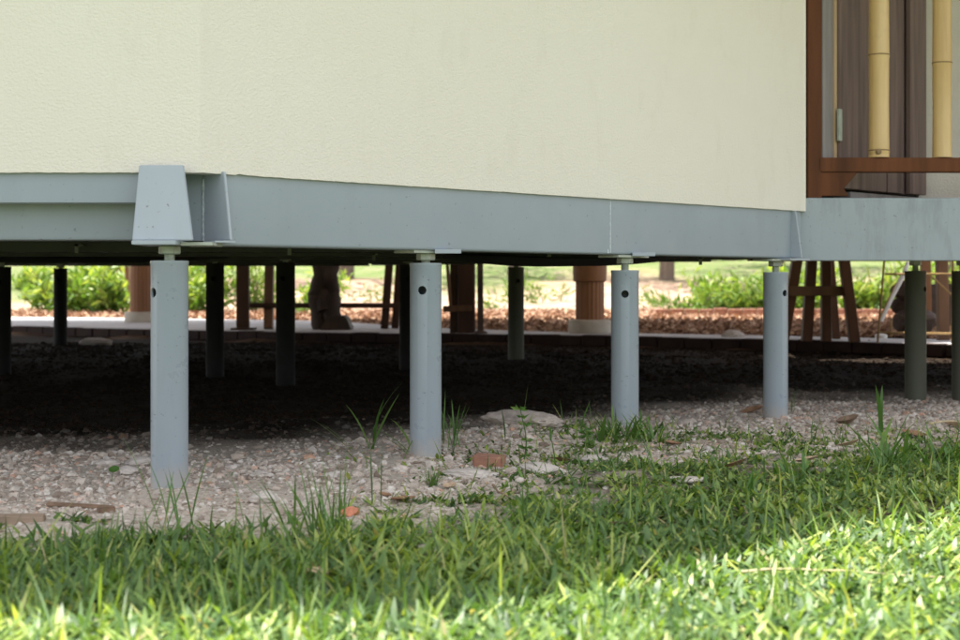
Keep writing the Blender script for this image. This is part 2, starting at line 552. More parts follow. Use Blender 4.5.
gx = axis(-220, 220, -3.2, 3.6, .026, 40)
gy = axis(-120, 320, 2.2, 8.6, .026, 60)
GX, GY = np.meshgrid(gx, gy)
V = np.stack([GX.ravel(), GY.ravel(), ground(GX, GY).ravel()], 1)
nx, ny = len(gx), len(gy)
ii = (np.arange(ny - 1)[:, None] * nx + np.arange(nx - 1)[None]).ravel()
F = np.stack([ii, ii + 1, ii + 1 + nx, ii + nx], 1)
px_, py_ = V[:, 0], V[:, 1]
lawn_a = sstep(.35, 1.0, lawn_mask(px_, py_))
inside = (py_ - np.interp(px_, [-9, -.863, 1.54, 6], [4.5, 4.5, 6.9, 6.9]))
shade_a = sstep(.7, 1.8, inside + (vnoise(px_ * 3, py_ * 3) - .5) * .5)  # painted shade, growing with distance in from the walls
ye_ = np.interp(px_, EDGE_X, EDGE_Y)
mulch_a = sstep(0, .3, py_ - ye_)
sandy_a = sstep(21, 25, py_ + (vnoise(px_ * .6, py_ * .3) - .5) * 3)
meadow_a = sstep(31, 37, py_ + (vnoise(px_ * .3, py_ * .2) - .5) * 14 + 4 * sstep(-2, -8, px_))
back = 1 - sstep(1.0, 2.0, py_)
back = np.maximum(back, sstep(.8, 1, lawn_mask(px_, py_)) * sstep(.50, .60, np.abs(px_ / np.maximum(py_, .5))))
me = new_mesh('ground', V, F, M['ground'], True, attrs={'lawn': lawn_a, 'dirt_shade': shade_a, 'mulch': mulch_a,
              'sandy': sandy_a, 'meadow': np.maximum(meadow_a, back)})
tag(link('ground', me), 'pale gravel and earth running under the house and into the garden', kind='structure')

# ------------------------------------------------------------------ the house
C0 = Vector((-.863, 4.502, 0))
RT = math.sqrt(.5)


def D(t, d, z):
    """metres along the slanting wall from the corner, metres out of it, height"""
    return (C0.x + (t + d) * RT, C0.y + (t - d) * RT, z)


ZW = .979            # underside of the cladding
house = thing('house', 'raised house with cream stucco walls on blue grey steel beams', 'house', (-2.56, 8.6, 0))


def wall(name, mp, t0, t1, z0, z1, thick, step=.011, seed=1):
    """a stucco wall whose bottom edge is a little ragged; mp(t, d, z)"""
    r = random.Random(seed)
    n = int((t1 - t0) / step)
    b = MB()
    P, F = [], []
    chip = 0
    for i in range(n + 1):
        t = t0 + (t1 - t0) * i / n
        if r.random() < .012: chip = r.uniform(.002, .0055)
        chip *= .72
        z = z0 + r.uniform(-.0007, .0007) + chip
        P += [mp(t, 0, z1), mp(t, 0, z0 + .02), mp(t, 0, z), mp(t, -thick, z0 + .001), mp(t, -thick, z1)]
    for i in range(n):
        a, c = i * 5, i * 5 + 5
        F += [(a + k, c + k, c + k + 1, a + k + 1) for k in range(4)]
    F += [(0, 1, 2, 3, 4), tuple(n * 5 + k for k in (4, 3, 2, 1, 0))]
    b.add(P, F)
    return b.build(name, M['stucco'], house)


wall('wall', lambda t, d, z: (C0.x + t, C0.y - d, z), -3.40, 0.0, ZW, 3.2, .09, seed=2)
w = wall('wall', D, .0, 3.395, ZW, 3.2, .09, seed=5)
# rear and side walls close the octagon
OCT = [(-.863, 4.502), (1.54, 6.90), (1.54, 10.3), (-.863, 12.7), (-4.263, 12.7), (-6.66, 10.3), (-6.66, 6.9), (-4.263, 4.502)]
b = MB()
for i in range(1, 7):
    p, q = Vector((*OCT[i], 0)), Vector((*OCT[i + 1], 0))
    d = (q - p).normalized()
    n = Vector((-d.y, d.x, 0)) * .09
    P = [p, q, q + n, p + n]
    b.add([(v.x, v.y, ZW) for v in P] + [(v.x, v.y, 3.2) for v in P],
          [(0, 1, 2, 3), (7, 6, 5, 4), (0, 4, 5, 1), (1, 5, 6, 2), (2, 6, 7, 3), (3, 7, 4, 0)])
b.build('wall', M['stucco'], house)
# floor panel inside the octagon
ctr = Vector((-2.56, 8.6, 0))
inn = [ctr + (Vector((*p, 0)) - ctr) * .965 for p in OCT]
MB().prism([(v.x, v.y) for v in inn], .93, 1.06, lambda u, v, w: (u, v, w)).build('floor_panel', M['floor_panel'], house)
# octagonal hipped roof, eaves a metre out
EAVE = 1.02
ap = 3.4 / (2 * math.tan(math.pi / 8))
eav = [ctr + (Vector((*p, 0)) - ctr) * ((ap + EAVE) / ap) for p in OCT]
apex = (ctr.x, ctr.y, 5.4)
b = MB()
P = [(v.x, v.y, 3.13) for v in eav] + [(v.x, v.y, 3.25) for v in eav] + [apex]
F = [(i, (i + 1) % 8, (i + 1) % 8 + 8, i + 8) for i in range(8)] + [(i + 8, (i + 1) % 8 + 8, 16) for i in range(8)] + [tuple(range(7, -1, -1))]
b.add(P, F).build('roof', M['roof'], house)
b = MB()
b.prism([(v.x, v.y) for v in [ctr + (Vector((*p, 0)) - ctr) * ((ap + EAVE - .04) / ap) for p in OCT]], 3.105, 3.128, lambda u, v, w: (u, v, w))
b.build('soffit', M['soffit'], house)


def channel(z0, z1, depth, th, r=.010):
    """C section, web at d = 0, flanges going inwards; rounded outer bottom corner"""
    pts = [(0, z1), (0, z0 + r)]
    for k in range(1, 5):
        a = k / 4 * math.pi / 2
        pts.append((-r + r * math.cos(a), z0 + r - r * math.sin(a)))
    pts += [(-depth, z0), (-depth, z0 + th), (-th, z0 + th), (-th, z1 - th), (-depth, z1 - th), (-depth, z1)]
    return pts


ZB = .755
# slanting front beam
DB = -.014           # beam face lies this far behind the cladding
b = MB()
b.prism(channel(ZB, 1.0, .085, .009), 0.079, 1.979, lambda u, v, w: D(w, u + DB, v))
b.build('steel_beam', M['paint'], house, smooth=True)
b = MB()
b.prism(channel(ZB, 1.0, .085, .009), 1.981, 3.30, lambda u, v, w: D(w, u + DB, v))
b.build('steel_beam', M['paint'], house, smooth=True)
# weld bead between both beam lengths, with a drip at its foot
b = MB()
zs = np.linspace(ZB + .006, .977, 26)
b.tube([D(1.98, DB + .0003, z) for z in zs], [.0026 + .0012 * random.random() for _ in zs], 7)
b.tube([D(1.965, DB + .001, ZB + .004 + k * .006) for k in range(4)], [.003, .004, .003, .001], 7)
o = b.build('weld_seam', M['weld'], house, smooth=True)
# left beam: lower recessed web and a deeper plate above it
b = MB()
b.prism([(0, .9), (0, .783), (-.004, .7755), (-.012, .7735), (-.09, .7735), (-.09, .783), (-.01, .783), (-.01, .9)], -3.3, -.093,
        lambda u, v, w: (C0.x + w, 4.602 - u, v))
b.build('steel_beam', M['paint'], house, smooth=True)
b = MB()
b.prism([(0, 1.0), (0, .888), (-.003, .8855), (-.082, .8855), (-.082, 1.0)], -3.3, -.085, lambda u, v, w: (C0.x + w, 4.518 - u, v))
b.build('fascia_plate', M['paint'], house, smooth=True)

# corner bracket: front plate, gusset, rib, base plate
br = MB()
pa = [at(139, 165, 4.455), at(183.5, 165, 4.455), at(193, 240.3, 4.405), at(132, 240.3, 4.405)]
th = Vector((0, .012, 0))
br.add([*pa, *[p + th for p in pa]], [(0, 1, 2, 3), (7, 6, 5, 4), (0, 4, 5, 1), (1, 5, 6, 2), (2, 6, 7, 3), (3, 7, 4, 0)])
bracket = br.build('corner_bracket', M['paint_rusty'], house, bevel=.0025)
b = MB()
rb, zb = (-.814, 4.571), .770
b.prism([(-.086, 1.0), (.026, .985), (.060, zb + .002), (-.086, zb + .002)], -.005, .005,
        lambda u, v, w: (rb[0] + u * RT + w * RT, rb[1] - u * RT + w * RT, v))
b.build('gusset', M['paint_light'], bracket, bevel=.0015)
b = MB()
b.box(-.955, -.943, 4.470, 4.632, .772, .99)
b.box(-1.03, -.868, 4.632, 4.642, .772, .99)
b.build('rib', M['paint'], bracket, bevel=.001)
b = MB()
x0, x1 = at(132.5, 0, 4.395).x, at(177, 0, 4.395).x
b.box(x0, x1, 4.380, 4.60, .7535, .7665)
b.build('base_plate', M['paint_light'], bracket, bevel=.0015)
b = MB()
b.box(x1 + .001, at(213, 0, 4.44).x, 4.435, 4.61, .752, .7625)
b.build('base_plate', M['zinc'], bracket, bevel=.0015)
b = MB()
b.prism([(-.03, .062), (.048, .062), (.048, -.002), (-.03, -.002)], .7628, .7692,
        lambda u, v, w: (rb[0] - .01 + (u - .02) * RT + v * RT, rb[1] + (u - .02) * RT - v * RT, w))
b.build('base_plate', M['paint_light'], bracket, bevel=.001)
b = MB()
zs = np.linspace(.772, .968, 22)
b.tube([(-.8745 + random.uniform(-.0015, .0015), 4.630, z) for z in zs], [.0055 + .003 * random.random() for _ in zs], 7)
b.build('weld_seam', M['weld'], bracket, smooth=True)
# right end stiffener
b = MB()
b.prism([(0, .985), (.022, .975), (.055, ZB + .004), (0, ZB + .004)], -.006, .006, lambda u, v, w: D(3.306 + w, u + DB - .002, v))
b.build('stiffener_plate', M['paint_light'], house, bevel=.0015)
b = MB()
b.box(3.19, 3.36, -.10, .050, ZB - .010, ZB - .001, D)
b.build('end_plate', M['paint_light'], house, bevel=.001)
b = MB()
b.box(3.3125, 3.38, -.06, DB - .002, ZB + .004, 1.0, D)
b.build('end_plate', M['paint'], house, bevel=.001)

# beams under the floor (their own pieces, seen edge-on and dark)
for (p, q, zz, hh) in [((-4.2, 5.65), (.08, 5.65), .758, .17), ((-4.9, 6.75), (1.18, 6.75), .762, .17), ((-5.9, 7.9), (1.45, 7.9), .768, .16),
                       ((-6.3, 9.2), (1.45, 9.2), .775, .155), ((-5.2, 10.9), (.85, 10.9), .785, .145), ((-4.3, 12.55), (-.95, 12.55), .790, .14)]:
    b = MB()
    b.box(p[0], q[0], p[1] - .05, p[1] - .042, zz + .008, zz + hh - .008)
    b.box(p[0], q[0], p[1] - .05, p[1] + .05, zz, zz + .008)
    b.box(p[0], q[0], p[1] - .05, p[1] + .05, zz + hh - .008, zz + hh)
    b.build('floor_beam', M['paint_shade'], house)
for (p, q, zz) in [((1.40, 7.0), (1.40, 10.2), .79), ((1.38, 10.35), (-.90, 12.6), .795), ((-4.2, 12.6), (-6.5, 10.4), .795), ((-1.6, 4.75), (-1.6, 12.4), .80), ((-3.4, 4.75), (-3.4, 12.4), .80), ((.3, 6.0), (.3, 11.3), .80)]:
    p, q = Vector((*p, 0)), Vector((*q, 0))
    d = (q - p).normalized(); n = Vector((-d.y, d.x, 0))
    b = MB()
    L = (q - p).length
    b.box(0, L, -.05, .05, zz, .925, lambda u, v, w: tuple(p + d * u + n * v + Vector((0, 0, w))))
    b.build('floor_beam', M['paint_shade'], house)
# clips on the beam edge
for px, py, Y in ((549, 256, 6.05), (78, 252, 5.55), (290, 254, 5.55), (374, 260, 6.6), (700, 264, 6.65)):
    p = at(px, py, Y)
    b = MB()
    b.box(p.x - .007, p.x + .007, p.y - .02, p.y - .012, p.z - .004, p.z + .03)
    b.box(p.x - .007, p.x + .014, p.y - .02, p.y + .03, p.z + .022, p.z + .03)
    b.build('beam_clip', M['clip'], house)


def sag_sheet(x0, x1, Y, z, drop, name='underfloor_sheet'):
    P, F = [], []
    n, k = 14, 6
    for i in range(n + 1):
        s = i / n
        dz = drop * (4 * s * (1 - s)) ** .8
        for j in range(k + 1):
            e = (4 * (j / k) * (1 - j / k))
            P.append((x0 + (x1 - x0) * s, Y + .9 * j / k, z - dz * (.45 + .55 * e) + .004 * math.sin(7 * s + 3 * j)))
    for i in range(n):
        for j in range(k):
            a = i * (k + 1) + j
            F.append((a, a + 1, a + k + 2, a + k + 1))
    top = len(P)
    P += [(x, y, zz + .004) for x, y, zz in P]
    F += [tuple(i + top for i in f[::-1]) for f in F]
    o = MB().add(P, F).build(name, M['black'], house, smooth=True)
    return o


sag_sheet(-2.9, -1.35, 7.0, .775, .03)
sag_sheet(-.25, 1.05, 6.6, .775, .055)

# ------------------------------------------------------------------ door beyond the wall end
DD = .03
door = None


def on_plane(px):
    u = (px - 480) / FPX
    Y = 5.32 / (1 - u)
    return Vector((u * Y, Y, 0))


def slab(px0, px1, z0, z1, out, th, mb=None):
    """upright piece in the door's plane between two photo columns"""
    a, c = on_plane(px0), on_plane(px1)
    n = Vector((RT, -RT, 0))
    mb = mb or MB()
    P = [a + n * out, c + n * out, c + n * (out - th), a + n * (out - th)]
    mb.add([(v.x, v.y, z0) for v in P] + [(v.x, v.y, z1) for v in P],
           [(3, 2, 1, 0), (4, 5, 6, 7), (0, 1, 5, 4), (1, 2, 6, 5), (2, 3, 7, 6), (3, 0, 4, 7)])
    return mb


slab(828, 838.5, 1.06, 3.1, -.030, .04).build('door_frame', M['framewood'], house, bevel=.002)
slab(838.9, 841.6, 1.06, 3.1, -.024, .03).build('door_frame', M['tanwood'], house, bevel=.002)
door = slab(842, 926.5, 1.10, 3.05, -.040, .02).build('door', M['doorwood'], house)
for k, (a, c, out) in enumerate([(842, 862.6, -.012), (863.4, 890, -.020), (890.5, 899, -.016), (899.4, 908, -.024), (910.5, 926.8, -.002)]):
    slab(a, c, 1.102, 3.05, out, .024).build('plank', M['doorwood'], door, bevel=.002)
slab(836, 934, 1.046, 3.1, -.10, .03).build('door_gap_shade', M['black'], house)  # added black panel imitating the dark gap under the door
MB().box(3.405, 3.62, -.13, -.097, 1.05, 3.1, D).build('door_frame', M['framewood'], house)
b = MB()
slab(839.0, 842.2, at(0, 140, 7.03).z, at(0, 108, 7.03).z, .001, .012, b)
b.build('hinge', M['zinc'], door, bevel=.001)
slab(845, 934, 1.052, 1.082, .03, .10).build('threshold', M['framewood'], house, bevel=.002)
# pale wall beyond the door
MB().box(2.33, 5.2, 7.76, 7.84, 1.05, 3.1).build('wall', M['stucco'], house)

# ------------------------------------------------------------------ veranda deck and railing
deck = thing('veranda_deck', 'timber veranda deck with a stained grey steel edge beam beside the house', 'deck', (2.9, 8.2, .75))
YD = 6.93
b = MB()
b.prism([(0, 1.041), (-.003, 1.044), (-.07, 1.044), (-.07, 1.034), (-.01, 1.034), (-.01, .756), (-.07, .756), (-.07, .746), (-.003, .746), (0, .749)],
        at(793, 0, YD).x, 5.4, lambda u, v, w: (w, YD - u, v))
b.build('edge_beam', M['paint_deck'], deck)
for k in range(24):
    MB().box(1.63, 5.38, 6.96 + k * .14, 7.09 + k * .14, 1.015, 1.040).build('deck_board', M['furn_pale'], deck)
for xx in (1.75, 2.9, 4.1, 5.2):
    MB().box(xx - .04, xx + .04, 6.97, 10.3, .80, 1.012).build('joist', M['paint_shade'], deck)
MB().box(1.58, 5.4, 8.55, 8.63, .77, .798).build('joist', M['paint_shade'], deck)
b = MB()
b.add([(1.3, 5.85, 3.05), (5.6, 5.85, 3.05), (5.6, 10.6, 3.5), (1.3, 10.6, 3.5), (1.3, 5.85, 3.1), (5.6, 5.85, 3.1), (5.6, 10.6, 3.55), (1.3, 10.6, 3.55)],
      [(3, 2, 1, 0), (4, 5, 6, 7), (0, 1, 5, 4), (1, 2, 6, 5), (2, 3, 7, 6), (3, 0, 4, 7)])
b.build('veranda_roof', M['roof'], deck)

YR = 6.962
rail = thing('railing', 'veranda railing of red brown timber with yellow bamboo poles', 'railing', (1.6, YR, 1.044))
b = MB()
b.box(at(807.6, 0, YR).x, at(822, 0, YR).x, YR, YR + .06, 1.0445, 3.05)
b.build('post', M['redwood'], rail, bevel=.003)
b = MB()
b.box(5.3, 5.36, YR, YR + .06, 1.0445, 3.05)
b.build('post', M['redwood'], rail, bevel=.003)
z1, z0 = at(0, 157.5, YR).z, at(0, 171.8, YR).z
b = MB()
b.box(at(819.5, 0, YR).x, 5.298, YR - .004, YR + .075, z0, z1)
b.build('bottom_rail', M['redwood'], rail, bevel=.003)
b = MB()
pl = [(820, 172.2), (858, 172.2), (844, 188.5), (849, 195.8), (820, 195.8)]
b.prism([(at(a, c, YR).x, at(a, c, YR).z) for a, c in pl], YR + .004, YR + .055, lambda u, v, w: (u, w, v))
b.build('corbel', M['redwood'], rail, bevel=.002)


def bamboo(px0, px1, nodes, ph):
    Y = YR + .03
    cx = at((px0 + px1) / 2, 0, Y).x
    r = (px1 - px0) / 2 * Y / FPX
    zs = sorted(nodes)
    prof = [(r * 1.03, z1 + .002)]
    stops = [z1 + .002] + zs + [3.0]
    for i in range(len(stops) - 1):
        a, c = stops[i], stops[i + 1]
        prof += [(r * 1.0, a + .012), (r * .965, a + (c - a) * .5), (r * .985, c - .02), (r * 1.045, c - .004)]
        if c < 3.0:
            prof += [(r * .985, c), (r * 1.03, c + .005)]
    o = MB().lathe(prof, cx, Y, 28).build('bamboo_pole', M['bamboo'], rail, smooth=True)
    for z in zs:
        MB().lathe([(r * .97, z - .005), (r * 1.05, z - .002), (r * 1.05, z + .0015), (r * .97, z + .005)], cx, Y, 28, False).build('node_ring', M['bamboo_node'], o, smooth=True)
    return o, cx, r


o, cx, r = bamboo(868.8, 889.0, [at(0, 150, YR).z, at(0, 54, YR).z, 2.25, 2.7], 0)
p = at(879, 151.5, YR + .03 - r)
b = MB()
b.tube([(p.x, p.y - .006, p.z), (p.x, p.y + .01, p.z)], [.011, .017], 12)
b.build('branch_stub', M['bamboo_node'], o, smooth=True)
o, cx, r = bamboo(932.5, 951.5, [at(0, 62, YR).z, 2.1, 2.6], 0)
for k in range(7):
    bamboo(996 + k * 62, 1015 + k * 62, [1.35 + .3 * random.random(), 2.0, 2.55], 0)


# ------------------------------------------------------------------ steel piles
def pile_tube_mesh(mat, htop):
    bm = bmesh.new()
    seg = 48
    zs = [-.25, htop - .013, htop - .0105, htop]
    rs = [.057, .057, .0582, .0582]
    rings = [[bm.verts.new((r * math.cos(2 * math.pi * k / seg), r * math.sin(2 * math.pi * k / seg), z)) for k in range(seg)] for r, z in zip(rs, zs)]
    inner = [[bm.verts.new((.050 * math.cos(2 * math.pi * k / seg), .050 * math.sin(2 * math.pi * k / seg), z)) for k in range(seg)] for z in (-.25, htop - .012)]
    for a in range(len(rings) - 1):
        for k in range(seg):
            bm.faces.new((rings[a][k], rings[a][(k + 1) % seg], rings[a + 1][(k + 1) % seg], rings[a + 1][k]))
    for k in range(seg):
        j = (k + 1) % seg
        bm.faces.new((inner[0][k], inner[1][k], inner[1][j], inner[0][j]))
        bm.faces.new((rings[0][k], inner[0][k], inner[0][j], rings[0][j]))
    bm.faces.new(rings[-1]); bm.faces.new(inner[1][::-1])
    bmesh.ops.recalc_face_normals(bm, faces=bm.faces)
    me = bpy.data.meshes.new('tube'); bm.to_mesh(me); bm.free()
    ob = bpy.data.objects.new('tube', me); COL.objects.link(ob)
    c = bmesh.new()
    bmesh.ops.create_cone(c, cap_ends=True, segments=24, radius1=.0155, radius2=.0155, depth=.3)
    bmesh.ops.rotate(c, verts=c.verts, matrix=Matrix.Rotation(R(90), 3, 'X'))
    bmesh.ops.translate(c, verts=c.verts, vec=(0, -.16, 0))
    bmesh.ops.translate(c, verts=c.verts, vec=(0, 0, htop - .098))
    cm = bpy.data.meshes.new('cut'); c.to_mesh(cm); c.free()
    co = bpy.data.objects.new('cut', cm); COL.objects.link(co)
    md = ob.modifiers.new('b', 'BOOLEAN'); md.operation = 'DIFFERENCE'; md.object = co; md.solver = 'EXACT'
    dg = bpy.context.evaluated_depsgraph_get()
    out = bpy.data.meshes.new_from_object(ob.evaluated_get(dg))
    bpy.data.objects.remove(ob); bpy.data.objects.remove(co)
    out.name = 'tube'
    out.materials.clear(); out.materials.append(mat)
    out.polygons.foreach_set('use_smooth', [True] * len(out.polygons))
    out.set_sharp_from_angle(angle=R(30))
    return out


def pile(x, y, zbase, ztop, hole_deg, mat, label, group, nut_z, diag=True, sc=1.0, plate=True):
    """hole_deg: where the bolt hole faces, degrees from the camera side, positive to the right"""
    root = thing('steel_pile', label, 'pile', (x, y, zbase), group)
    h = ztop - zbase
    t = bpy.data.objects.new('tube', pile_tube_mesh(mat, h)); COL.objects.link(t)
    t.parent = root
    root.rotation_euler.z = R(hole_deg)
    inv = Matrix.Translation((-x, -y, -zbase))
    rot = Matrix.Rotation(-R(hole_deg), 4, 'Z')

    def part(mb, name, m_, **k):
        o = mb.build(name, m_, None, **k)
        o.parent = root
        o.matrix_parent_inverse = rot @ inv
        return o
    b = MB()
    prof = []
    zz = ztop - .01
    while zz < nut_z + .01:
        prof += [(.0150, zz), (.0168, zz + .002), (.0150, zz + .004)]
        zz += .0045
    b.lathe(prof, x, y, 18)
    part(b, 'threaded_rod', M['zinc'], smooth=True)
    b = MB()
    b.lathe([(.031, nut_z), (.034, nut_z + .003), (.034, nut_z + .022), (.031, nut_z + .025)], x, y, 6)
    part(b, 'nut', M['zinc'])
    if plate:
        b = MB()
        zt = nut_z + .025
        if diag:
            mpf = lambda u, v, w: (x + (u + v) * RT, y + (u - v) * RT, w)
        else:
            mpf = lambda u, v, w: (x + u, y + v, w)
        b.box(-.10, .10, -.06, .048, zt, zt + .0095, mpf)
        part(b, 'cap_plate', M['zinc'], bevel=.001)
    return root


FG = 'front row of grey steel piles'
P0 = (-.9575, 4.498)
st = .7755
rows = [(-.9565, 4.498, 0, .7065, -48, 'grey steel pile below the trapezoid corner bracket, leftmost of the pale front piles', .727),
        (-.196, 5.27, .01, .7105, -11, 'grey steel pile with round hole facing forward, beside the tall weed blades', .7205),
        (.600, 6.045, .02, .692, -5, 'grey steel pile with grass round its foot, below the beam weld seam', .719),
        (1.380, 6.815, 0, .6905, 38, 'grey steel pile below the right end of the slanting beam, left of trestle legs', .7165)]
for x, y, zb_, zt_, hd, lab, nz in rows:
    pile(x, y, zb_, zt_, hd, M['tube'], lab, FG, nz, plate=(y > 5))
# bright lip on the outer end of two cap plates
for (px, py, Y) in ((448, 251.2, 5.21), (644, 254.2, 5.99)):
    p = at(px, py, Y)
    b = MB()
    b.box(p.x - .047, p.x + .047, p.y, p.y + .05, p.z - .0075, p.z + .0075)
    b.build('lip_plate', M['paint_light'], house, bevel=.001)
BG = 'dark piles under the back of the house'
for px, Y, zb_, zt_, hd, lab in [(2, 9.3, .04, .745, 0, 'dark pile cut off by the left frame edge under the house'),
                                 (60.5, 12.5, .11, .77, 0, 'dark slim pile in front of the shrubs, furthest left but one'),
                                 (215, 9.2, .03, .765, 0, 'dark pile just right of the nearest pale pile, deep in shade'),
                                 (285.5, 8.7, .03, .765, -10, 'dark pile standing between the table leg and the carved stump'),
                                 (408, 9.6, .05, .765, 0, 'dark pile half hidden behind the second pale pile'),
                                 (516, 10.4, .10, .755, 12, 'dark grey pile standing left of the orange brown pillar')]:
    pile((px - 480) * Y / FPX, Y, zb_, zt_, hd, M['tube_deep_shade'] if px < 500 else M['tube_shade'], lab, BG, .775, diag=False)
for px, lab, hd in [(915.5, 'olive pile under the veranda deck with a bolt hole on its right side', 48), (962.5, 'dark pile under the veranda cut off by the right frame edge', 0)]:
    Y = 7.9
    pile((px - 480) * Y / FPX, Y, .015, .706, hd, M['tube_shade'], lab, 'piles under the veranda deck', .735, diag=False)

# ------------------------------------------------------------------ gravel
ICO_V = None
bm = bmesh.new(); bmesh.ops.create_icosphere(bm, subdivisions=1, radius=1)
ICO_V = np.array([v.co[:] for v in bm.verts]); ICO_F = np.array([[v.index for v in f.verts] for f in bm.faces]); bm.free()


def rand_rot(n):
    q = rng.normal(size=(n, 4)); q /= np.linalg.norm(q, axis=1)[:, None]
    w, x, y, z = q.T
    return np.stack([np.stack([1 - 2 * (y * y + z * z), 2 * (x * y - z * w), 2 * (x * z + y * w)], 1),
                     np.stack([2 * (x * y + z * w), 1 - 2 * (x * x + z * z), 2 * (y * z - x * w)], 1),
                     np.stack([2 * (x * z - y * w), 2 * (y * z + x * w), 1 - 2 * (x * x + y * y)], 1)], 1)


def stones(x, y, size, sink=.5):
    n = len(x)
    v = ICO_V[None] * (1 + rng.uniform(-.32, .32, (n, len(ICO_V), 1)))
    v = v * rng.uniform(.55, 1.1, (n, 1, 3))
    v = np.einsum('nij,nkj->nki', rand_rot(n), v) * (size / 2)[:, None, None]
    v[..., 2] *= .75
    c = np.stack([x, y, ground(x, y) + size * (.5 - sink) * .7], 1)
    v = v + c[:, None]
    f = ICO_F[None] + (np.arange(n) * len(ICO_V))[:, None, None]
    t = np.repeat(rng.random(n), len(ICO_V))
    return v.reshape(-1, 3), f.reshape(-1, 3), t


def in_view(x, y, m=60):
    px = 480 + x / y * FPX
    return (px > -m) & (px < 960 + m)


N = 270000
x = rng.uniform(-4.8, 5.0, N); y = rng.uniform(3.3, 13.0, N)
front = np.interp(x, [-9, -.863, 1.54, 6], [4.5, 4.5, 6.9, 6.9])
den = np.where(y < front + 1.0, 1.0, .35) * (1 - .93 * sstep(.1, .6, lawn_mask(x, y)))
patch = vnoise(x * 3.1 + 5, y * 3.1)
den = den * (.45 + .55 * sstep(.3, .6, patch)) * np.where(y < 4.15, .55, 1)
k = in_view(x, y, 420) & (rng.random(N) < den)
x, y = x[k], y[k]
u = rng.random(len(x))
sz = np.where(u < .62, rng.uniform(.008, .019, len(x)), np.where(u < .955, rng.uniform(.018, .032, len(x)), rng.uniform(.032, .055, len(x)))) * np.where(y < 4.45, .8, 1)
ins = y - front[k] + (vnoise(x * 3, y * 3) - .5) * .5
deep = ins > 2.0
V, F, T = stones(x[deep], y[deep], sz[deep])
me = new_mesh('shaded_gravel', V, F, M['shade_chips'], False, T)
tag(link('shaded_gravel', me), 'gravel stones under the house floor, darkened to imitate shade', 'dark gravel', kind='stuff')
x, y, sz = x[~deep], y[~deep], sz[~deep]
V, F, T = stones(x, y, sz)
floor_shade = np.repeat(np.clip(sstep(.75, 1.75, ins[~deep]) + rng.normal(0, .07, len(x)), 0, 1), len(ICO_V))  # painted shade per stone, stronger further in
me = new_mesh('gravel', V, F, M['gravel'], False, T, {'floor_shade': floor_shade})
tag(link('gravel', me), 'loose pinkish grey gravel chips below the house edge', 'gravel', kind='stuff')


def rock(px, py, size, label, mat='rock', squash=.55, name='stone', group='larger stones on the gravel', seed=0, stretch=1.3, cat='stone'):
    Y = CAMZ * FPX / (py - HOR)
    X = (px - 480) * Y / FPX
    for _ in range(4):
        g = float(ground(X, Y)); Y = (CAMZ - g) * FPX / (py - HOR); X = (px - 480) * Y / FPX
    r = random.Random(seed + int(px))
    size *= 1.2
    bm = bmesh.new(); bmesh.ops.create_icosphere(bm, subdivisions=4, radius=1)
    ax = [Vector((r.gauss(0, 1), r.gauss(0, 1), r.gauss(0, 1))).normalized() for _ in range(9)]
    lim = [r.uniform(.62, .95) for _ in ax]
    for v in bm.verts:
        d = v.co.normalized()
        s = 1.0
        for a, l_ in zip(ax, lim):
            dt = d.dot(a)
            if dt > .2: s = min(s, l_ / dt)
        s *= 1 + .05 * (r.random() - .5)
        s *= 1 + .16 * mnoise.noise(d * 2.3 + Vector((px, 0, 0))) + .07 * mnoise.noise(d * 6 + Vector((0, py, 0)))
        v.co = d * s
        v.co.x *= stretch * size / 2; v.co.y *= size / 2; v.co.z *= squash * size / 2
    bmesh.ops.rotate(bm, verts=bm.verts, matrix=Matrix.Rotation(r.uniform(-.5, .5), 3, 'Z') @ Matrix.Rotation(r.uniform(-.15, .15), 3, 'Y'))
    me = bpy.data.meshes.new(name); bm.to_mesh(me); bm.free()
    me.materials.append(M[mat])
    o = link(name, me)
    o.location = (X, Y, float(ground(X, Y)) + squash * size * .27)
    return tag(o, label, cat, group)


rock(265, 503, .060, 'rounded pale stone right of the nearest grey pile', squash=.7)
rock(141, 464, .070, 'flat pale stone touching the left side of the nearest pile', squash=.4, stretch=1.6)
rock(108, 466, .055, 'flat pale stone behind the round clover leaf', squash=.4)
rock(128, 474, .05, 'small pale stone between the clover and the nearest pile', squash=.6)
rock(262, 477, .05, 'grey stone in the gravel behind the rounded pale stone', squash=.5)
rock(470, 476, .085, 'flat grey slab stone right of the fine grass tuft', squash=.3, stretch=1.8)
rock(541, 473, .085, 'pale stone in front of the leafy seedling', squash=.45, stretch=1.5)
rock(522, 443, .15, 'large pale mound of hard sand behind the seedling', 'sand_lump', squash=.42, stretch=2.0, group=None)
rock(595, 462, .07, 'pale flat stone right of the leafy seedling', squash=.4, stretch=1.5)
rock(350, 516, .034, 'orange red chip of brick at the edge of the grass', 'rock_red', .8, 'brick_chip', None, cat='brick chip')
rock(398, 471, .032, 'small white stone just left of the second pile', squash=.6)
rock(330, 478, .036, 'pinkish stone left of the second pale pile', squash=.6)
rock(232, 470, .04, 'pinkish stone behind and right of the nearest pile', squash=.6)
rock(690, 482, .075, 'flat pale stone lying in the grass', squash=.25, stretch=1.9)
rock(430, 552, .04, 'pale stone half hidden in the middle grass', squash=.5)
rock(733, 354, .13, 'grey stone in the shade under the house', squash=.7, group=None)
rock(95, 345, .20, 'pale rubble stone at the far left edge of the dark ground', squash=.4, group=None)
rock(618, 362, .07, 'small stone in the shade behind the third pale pile', squash=.6, group=None)
rock(12, 584, .05, 'pale stone in the grass at the left frame edge', squash=.5)

